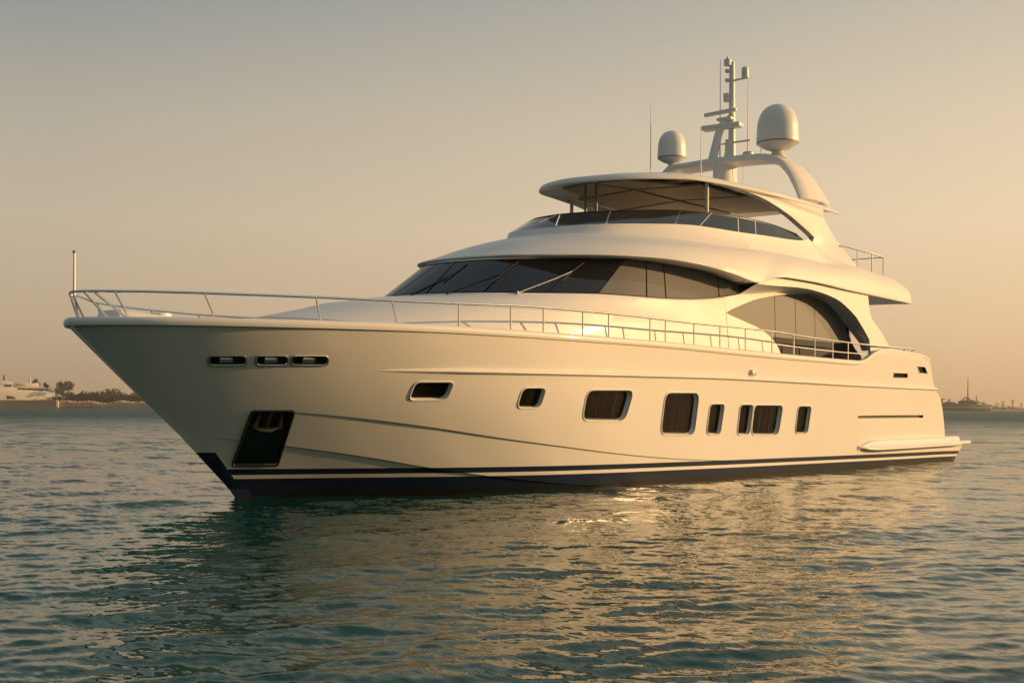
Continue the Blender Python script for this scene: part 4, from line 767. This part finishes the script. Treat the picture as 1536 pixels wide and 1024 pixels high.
# windlass and gear on the foredeck
wl = MB().lathe([(.2, 2.6), (.2, 2.72), (.13, 2.76), (.12, 2.92), (.17, 2.96), (.17, 3.0), (0, 3.02)], V(-1.7, .25, 0), 18).build('windlass', PLAST, yacht)
mb = MB(); mb.add([V(u, v, w) for u, v, w in ((-2.6, -.35, 2.62), (-2.6, .35, 2.62), (-1.0, .8, 2.62), (-1.0, -.8, 2.62), (-2.45, -.28, 3.03), (-2.45, .28, 3.03), (-1.15, .6, 2.9), (-1.15, -.6, 2.9))], [(0, 1, 2, 3), (4, 7, 6, 5), (0, 4, 5, 1), (1, 5, 6, 2), (2, 6, 7, 3), (3, 7, 4, 0)]); o = mb.build('bow_locker', GEL, yacht); bevel(o, .05, 2)
# courtesy lamp above the rub rail, side lamp under the brow
p = Vector(V(*LAMP[0])); nn = smooth_nrm(12-p.x, p.z)
mb = MB(); mb.box(p+nn*.02, (.26, .1, .14)); o = mb.build('courtesy_lamp', LENS, yacht); bevel(o, .045, 3)
mb = MB(); mb.lathe([(0, -.05), (.05, -.04), (.06, 0), (.05, .04), (0, .05)], V(12.2, 2.75, 4.5), 12); mb.build('brow_lamp', LENS, yacht)
# moulded hatch lines on the trunk side
# stern: side sponson and swim platform
def sponson():
    us = np.array([17.95, 18.05, 18.25, 18.6, 19.2, 21, 23, 24.6, 25.2, 25.5]); prof = []
    for sgn in (1, -1):
        vs, fs = [], []
        for u in us:
            g = float(np.clip((u-17.93)/.8, .02, 1))**.6; hb = float(hull(min(u, 24.5), .6)); z0, z1 = .45+.1*(1-g), .50+.25*g
            o_ = .22*g
            for (d, z) in ((-.12, z1), (o_*.25, z1), (o_*.5, z1-.02), (o_*.62, z1-.07), (o_*.66, (z0+z1)/2-.015), (o_*.95, z0+.075), (o_*1.08, z0+.05), (o_*1.08, z0+.02), (o_*.9, z0), (-.12, z0)): vs.append(V(u, sgn*(hb+d), z))
        m = 10
        for i in range(len(us)-1):
            for k in range(m): fs.append((i*m+k, i*m+(k+1) % m, (i+1)*m+(k+1) % m, (i+1)*m+k))
        fs += [tuple(range(m)), tuple((len(us)-1)*m+k for k in range(m))]
        mk('side_sponson', vs, fs, GEL, yacht, angle=45)
sponson()
mb = MB(); n = 20; 
out = [(24.2, 2.85), (25.6, 3.02), (26.2, 3.0), (26.45, 2.75), (26.5, 1.5), (26.5, 0)]
full = out+[(u, -v) for u, v in out[::-1][1:]]; k = len(full)
mb.add([V(u, v, .60) for u, v in full]+[V(u, v, .48) for u, v in full], [tuple(range(k)), tuple(range(2*k-1, k-1, -1))]+[(i, k+i, k+(i+1) % k, (i+1) % k) for i in range(k)])
o = mb.build('swim_platform', GEL, yacht); bevel(o, .04, 3)
full2 = [(24.0, 2.715), (25.95, 2.82), (25.95, -2.82), (24.0, -2.715)]
mb = MB(); mb.add([V(u, v, .44) for u, v in full2]+[V(u-1.0*(u > 25), v*.97, -.3) for u, v in full2], [(0, 1, 2, 3), (7, 6, 5, 4), (0, 4, 5, 1), (1, 5, 6, 2), (2, 6, 7, 3), (3, 7, 4, 0)]); mb.build('stern_skeg', HULLM, yacht, smooth=False)

# ------------------------------------------------------------------ far shore and vessels
def far(D, x, z=0.): p = CAM+FWD*D+RIGHT*x; return Vector((p.x, p.y, z))
AZ = math.atan2(RIGHT.y, RIGHT.x)                                  # local x runs to the right of the view, local y away from it
FOL = [mat('foliage '+n, c, .7) for n, c in (('dark', (.018, .022, .010)), ('olive', (.026, .028, .013)), ('dry', (.06, .05, .025)))]
for m_ in FOL:
    t = m_.node_tree; n = tex_noise(m_, .35, 3); b = m_.node_tree.nodes['Principled BSDF'].inputs['Base Color'].default_value[:3]
    t.links.new(mixc(t, n.outputs[0], tuple(x*.55 for x in b), tuple(x*1.5 for x in b)), t.nodes['Principled BSDF'].inputs['Base Color'])
BARK = mat('bark', (.09, .065, .045), .8)
def leaves(mb, c, rx, rz_, n, size):
    for _ in range(n):
        d = Vector((random.gauss(0, 1), random.gauss(0, 1), random.gauss(0, 1))).normalized()*(random.random()**.45)
        p = Vector(c)+Vector((d.x*rx, d.y*rx, d.z*rz_)); a = Vector((random.gauss(0, 1), random.gauss(0, 1), random.gauss(0, 1))).normalized(); b = a.orthogonal().normalized(); s = size*random.uniform(.5, 1.2)
        mb.add([p-a*s, p+b*s*.6, p+a*s, p-b*s*.6], [(0, 1, 2, 3)])
def tree(name, label, loc, h, w_, m, group=None, trunk_f=.35, n=520):
    t = tag(empty(name, loc, AZ), label, 'tree', group); top = h
    mb = MB(); mb.tube([(0, 0, -.3), (.1*w_, 0, h*.3), (-.03*w_, 0, h*.62)], [h*.03, h*.022, h*.01], 8)
    cl_ = []
    for k in range(9):
        a = random.uniform(0, 6.28); r = w_*.5*random.uniform(.25, .8); z = h*random.uniform(trunk_f+.12, .9); r *= 1-.5*max(0, (z/h-.7)/.3)
        c = (r*math.cos(a), r*math.sin(a), z); cl_.append(c); mb.tube([(0, 0, h*trunk_f), (c[0]*.5, c[1]*.5, (z+h*trunk_f)/2), c], [h*.012, h*.008, h*.004], 5)
    mb.build('trunk', BARK, t)
    lf = MB()
    for c in cl_+[(0, 0, h*.8)]: leaves(lf, c, w_*random.uniform(.16, .26), h*random.uniform(.08, .14), n//10, h*.03)
    lf.build('crown', m, t, smooth=False, recalc=False, merge=0)
    return t
DS = 1000.
def px(x): return (x-768)/1900*DS                                  # metres right of the view axis at the left shore
bank = MB(); SAND = mat('pale bank', (.28, .22, .15), .9); bump(SAND, .6, .5, .6)
land = MB(); k = 40
xs = np.linspace(-900, -255, k)
prof_y = [0, 1.5, 6, 30, 160]; prof_z = [-.5, .8, 1.4, 1.8, 2.2]
vs = [(x, y+2*math.sin(x*.05), z+.3*math.sin(x*.21)*(z > 0)) for x in xs for y, z in zip(prof_y, prof_z)]
fs = [(i*5+j, (i+1)*5+j, (i+1)*5+j+1, i*5+j+1) for i in range(k-1) for j in range(4)]
o = mk('shore', vs, fs, SAND, None); o.location = far(DS, 0); o.rotation_euler[2] = AZ; tag(o, kind='structure')
REED = mat('dry reeds', (.78, .62, .40), .9)
mb = MB()
for _ in range(2600):
    x = random.uniform(px(88), px(262)); y = random.uniform(.5, 6); h = random.uniform(3.0, 5.4)+1.2*math.sin(x*.21)*math.sin(x*.067+1); b = random.uniform(.15, .4); l = random.uniform(-.5, .5)
    a = random.uniform(0, 3.14); c, s = b*math.cos(a), b*math.sin(a); mb.add([(x-c, y-s, .6), (x+c, y+s, .6), (x+c*.6+l, y+s*.6+.1, h), (x-c*.6+l, y-s*.6+.1, h)], [(0, 1, 2, 3)])
o = mb.build('reed_bank', REED, None, smooth=False, recalc=False, merge=0); o.location = far(DS, 0); o.rotation_euler[2] = AZ; tag(o, kind='stuff')
mb = MB()
for _ in range(9000):
    x = random.uniform(px(86), px(275)); f = .85+.2*math.sin(x*.13)+.15*math.sin(x*.31+1)+.12*math.sin(x*.8); z = random.uniform(1.5, 5.5+8.8*f*random.random()**.3); y = random.uniform(12, 40)
    a = Vector((random.gauss(0, 1), random.gauss(0, 1), random.gauss(0, 1))).normalized(); b = a.orthogonal().normalized(); s = random.uniform(.6, 1.35); p = Vector((x, y, z))
    mb.add([p-a*s, p+b*s*.6, p+a*s, p-b*s*.6], [(0, 1, 2, 3)])
o = mb.build('shrub_belt', FOL[1], None, smooth=False, recalc=False, merge=0); o.location = far(DS, 0); o.rotation_euler[2] = AZ; tag(o, kind='stuff')
for name, lab, x, h, w_, m_, y in (('shore_tree', 'dark rounded tree rising just behind the moored white yacht', 53, 25, 9.5, 0, 30), ('shore_tree', 'narrow dark tree just right of the moored white yacht', 70.5, 21, 7.5, 0, 26), ('shore_tree', 'tallest spreading tree on the left shore with an open uneven crown', 101, 23.5, 18, 0, 24),
        ('shore_tree', 'dark bushy tree between the narrow tree and the tall spreading tree', 86, 16.5, 10, 0, 25), ('shore_tree', 'low bushy tree right beside the tall spreading shore tree', 119, 12.5, 9, 1, 22), ('shore_tree', 'broad low tree in the middle of the shrub belt on the left shore', 143, 13, 13, 1, 24), ('shore_tree', 'low rounded tree just left of the thin mast on the left shore', 161, 11.5, 11, 1, 24), ('shore_tree', 'olive tree just right of the thin mast on the left shore', 184, 11.5, 11, 1, 24), ('shore_tree', 'low tree half hidden behind the yacht bow on the left shore', 207, 11.5, 12, 1, 24)):
    tree(name, lab, far(DS+y, px(x)*(DS+y)/DS, 2.), h-1.5, w_, FOL[m_], 'trees along the left shore', .2, 1500)
# boat mast behind the shrubs, posts on the bank
CREAM = mat('far white paint', (.72, .69, .62), .5); TANW = mat('far wooden quay', (.45, .33, .21), .8); DARKW = mat('far dark glass', (.04, .038, .035), .3)
o = MB().tube([(0, 0, 0), (.5, 0, 12), (-1.2, 0, 24)], [.5, .4, .2], 6).build('sailboat_mast', CREAM, None); o.location = far(DS+50, px(173.5)*1.05, 0.); o.rotation_euler[2] = AZ; tag(o, 'thin leaning pale mast standing behind the shrubs left of the yacht bow', 'mast')
mb = MB(); mb.tube([(0, 0, -1), (0, 0, 5.2)], .75, 8); mb.lathe([(.9, 5.2), (.9, 5.5), (0, 5.9)], (0, 0, 0), 8); o = mb.build('mooring_post', CREAM, None); o.location = far(DS-4, px(89.5)); tag(o, 'short pale mooring post at the right end of the quay by the moored yacht', 'post')
mb = MB(); mb.tube([(0, 0, -1), (0, 0, 14)], 1.0, 8); mb.lathe([(1.2, 14), (1.2, 14.4), (0, 15)], (0, 0, 0), 8); o = mb.build('mooring_post', CREAM, None); o.location = far(DS-8, px(1.8)); tag(o, 'tall pale pile at the left edge of the picture by the moored yacht', 'post')
mb = MB(); mb.box((px(-3), 1.5, 2.7), (px(180)-px(0), 5, 6.6)); mb.box((px(-3), -1.2, 1.0), (px(180)-px(0), .6, 1.8)); mb.box((px(-3), -1.1, 4.6), (px(180)-px(0), .5, .5)); o = mb.build('quay', TANW, None, smooth=False); o.location = far(DS-3, 0); o.rotation_euler[2] = AZ; tag(o, 'low tan quay wall in front of the moored white yacht', 'quay')
def far_yacht():
    YAW = rad(28)
    t = tag(empty('moored_yacht', far(DS+14, px(38)), AZ+YAW), 'white moored yacht lying along the quay at the far left', 'yacht')
    def pz(y): return (610.5-y)/1900*DS+1.0
    def qx(x): return (x-38)/1900*DS/math.cos(YAW)
    def prism(name, pts, y0, y1, m, par=t, bev=.25):
        P = [(qx(a), pz(b)) for a, b in pts]; n = len(P)
        o = mk(name, [(a, y0, b) for a, b in P]+[(a, y1, b) for a, b in P], [tuple(range(n)), tuple(range(2*n-1, n-1, -1))]+[(i, n+i, n+(i+1) % n, (i+1) % n) for i in range(n)], m, par, smooth=False); bevel(o, bev, 2); return o
    prism('hull', [(-34, 583.5), (3, 584), (30, 586.5), (72, 590.5), (82, 598.5), (70, 605), (-32, 605)], 0, 9, CREAM)
    prism('hull_shadow_band', [(6, 594), (16, 596), (18, 599.5), (6, 599.5)], -.15, .5, DARKW)
    prism('cabin', [(-12, 577), (12, 579), (15, 582.5), (50, 582), (65, 585.5), (66, 590), (-12, 586)], 1, 8, CREAM)
    prism('window_band', [(20, 582.6), (52, 583.2), (63, 586.2), (63, 587), (20, 585)], .8, 8.2, DARKW)
    prism('upper_deck', [(-10, 572.5), (12, 573), (15, 577.5), (-10, 577)], 1.5, 7.5, CREAM)
    prism('flybridge', [(16, 575), (31, 574.5), (47, 576), (48, 581.5), (16, 581.5)], 1.6, 7.4, CREAM)
    prism('flybridge_opening', [(18, 576), (30, 576), (30, 579.5), (18, 579.5)], 1.4, 3, TANW)
    prism('window_band', [(3, 578), (12, 578), (13, 581), (3, 581)], .8, 8.2, DARKW)
    MB().lathe([(0, pz(579)), (2.2, pz(578)), (2.3, pz(576)), (1.4, pz(574.4)), (0, pz(574))], (qx(43.5), 4, 0), 14).build('radome', CREAM, t)
    MB().tube([(qx(36.5), 4, pz(582)), (qx(36), 4, pz(570)), (qx(35), 4, pz(559))], [1.0, .6, .2], 6).build('mast', CREAM, t)
    MB().tube([(qx(4), 4, pz(574)), (qx(4.2), 4, pz(548))], [.3, .15], 6).build('antenna', CREAM, t)
    MB().tube([(qx(3.4), 4, pz(571)), (qx(3.4), 4, pz(562))], [.9, .3], 6).build('flag', DARKW, t)
    mb = MB()
    for a in (52, 57, 62): mb.tube([(qx(a), 3, pz(585)), (qx(a), 3, pz(580.5)), (qx(a+4), 3, pz(581.5))], .25, 5)
    mb.build('foredeck_gear', CREAM, t)
far_yacht()
def far_ship():
    D = 1500.; t = tag(empty('far_ship', far(D, 0), AZ), 'grey blue ship with a tall bare mast anchored off the stern in the haze', 'ship')
    X = lambda x: (x-768)/1900*D
    Z = lambda y: (614.6-y)/1900*D+1.3
    GREY = mat('ship grey paint', (.045, .075, .08), .5); LT = mat('ship light paint', (.6, .52, .42), .5)
    def prism(name, pts, y0, y1, m, bev=.3):
        P = [(X(a), Z(b)) for a, b in pts]; n = len(P)
        o = mk(name, [(a, y0, b) for a, b in P]+[(a, y1, b) for a, b in P], [tuple(range(n)), tuple(range(2*n-1, n-1, -1))]+[(i, n+i, n+(i+1) % n, (i+1) % n) for i in range(n)], m, t, smooth=False); bevel(o, bev, 1); return o
    prism('hull', [(1388, 604.5), (1420, 604.5), (1487.5, 606.5), (1487, 612), (1485, 618.5), (1388, 618.5)], 0, 12, GREY)
    prism('rubbing_band', [(1388, 609.8), (1487, 610.4), (1487, 611.3), (1388, 610.9)], -.3, 1, LT, .1)
    prism('bridge', [(1441, 602.5), (1444, 600), (1462, 599.5), (1466, 602.5), (1467, 606), (1441, 605.5)], 2, 10, GREY)
    prism('fore_house', [(1418, 604), (1424, 602), (1434, 603), (1437, 605.5), (1418, 605)], 2, 10, GREY)
    prism('deck_boat', [(1465, 602), (1470, 601), (1472, 604.5), (1465, 604.5)], 1, 4, LT)
    prism('deck_boat', [(1473, 602.5), (1479, 602.5), (1478, 605), (1473, 605)], 1, 4, LT)
    mb = MB()
    mb.tube([(X(1444), 4, Z(602)), (X(1448), 4, Z(596.5)), (X(1453), 4, Z(595.3)), (X(1459), 4, Z(601))], .7, 6); mb.tube([(X(1451), 6, Z(602)), (X(1453), 6, Z(595.5)), (X(1456), 6, Z(602))], .6, 6); mb.build('gantry', GREY, t)
    MB().tube([(X(1454), 5, Z(600)), (X(1454.2), 5, Z(566))], [.9, .35], 6).build('mast', GREY, t)
    MB().tube([(X(1467), 5, Z(602)), (X(1467), 5, Z(593.5))], [.8, .5], 6).build('aft_mast', GREY, t)
    MB().tube([(X(1415), 5, Z(605)), (X(1415), 5, Z(598.5)), (X(1419), 5, Z(598.5))], .9, 6).build('deck_crane', GREY, t)
    MB().tube([(X(1424), 5, Z(604)), (X(1425), 5, Z(599.5)), (X(1428), 5, Z(599.7))], .8, 6).build('capstan', GREY, t)
far_ship()
D2 = 2300.
def px2(x): return (x-768)/1900*D2
k = 30; xs = np.linspace(px2(1474), px2(1740), k); vs = [(x, y, z) for x in xs for y, z in ((0, -.5), (6, 2.0), (40, 3.0), (220, 3.5))]
o = mk('far_shore', vs, [(i*4+j, (i+1)*4+j, (i+1)*4+j+1, i*4+j+1) for i in range(k-1) for j in range(3)], SAND, None); o.location = far(D2, 0); o.rotation_euler[2] = AZ; tag(o, kind='structure')
mb = MB()
for _ in range(2400):
    x = random.uniform(px2(1482), px2(1720)); f = .6+.4*math.sin(x*.045)+.25*math.sin(x*.13+1); z = random.uniform(2.0, 4+9*max(.1, f)*random.random()**.4); y = random.uniform(20, 60)
    a = Vector((random.gauss(0, 1), random.gauss(0, 1), random.gauss(0, 1))).normalized(); b = a.orthogonal().normalized(); s = random.uniform(1, 2.4); p = Vector((x, y, z))
    mb.add([p-a*s, p+b*s*.6, p+a*s, p-b*s*.6], [(0, 1, 2, 3)])
o = mb.build('far_woodland', FOL[1], None, smooth=False, recalc=False, merge=0); o.location = far(D2, 0); o.rotation_euler[2] = AZ; tag(o, kind='stuff')
for x, h, lab in ((1496, 15, 'hazy low tree just right of the grey ship stern'), (1504, 17, 'hazy palm-like tree left of the pair on the right shore'), (1519, 19, 'tallest hazy tree on the right shore near the picture edge'), (1532, 14, 'hazy tree at the right edge of the picture')):
    tree('hazy_tree', lab, far(D2+30, px2(x)*(D2+30)/D2, 2.5), h, 9, FOL[1], 'hazy trees on the right shore', .3, 320)

# ------------------------------------------------------------------ haze
def build_haze():
    mb = MB(); mb.box((0, 0, 22.), (8600, 8600, 48)); m = bpy.data.materials.new('haze air'); m.use_nodes = True; t = m.node_tree
    t.nodes.remove(t.nodes['Principled BSDF']); v = nd(t, 'ShaderNodeVolumePrincipled'); v.inputs['Color'].default_value = (.92, .86, .78, 1); v.inputs['Density'].default_value = HAZE; v.inputs['Anisotropy'].default_value = .25
    t.links.new(v.outputs[0], t.nodes['Material Output'].inputs['Volume'])
    o = mb.build('haze', m, None, smooth=False); o.location = (CAM.x, CAM.y, 0); tag(o, kind='stuff')
HAZE = .00016
build_haze()
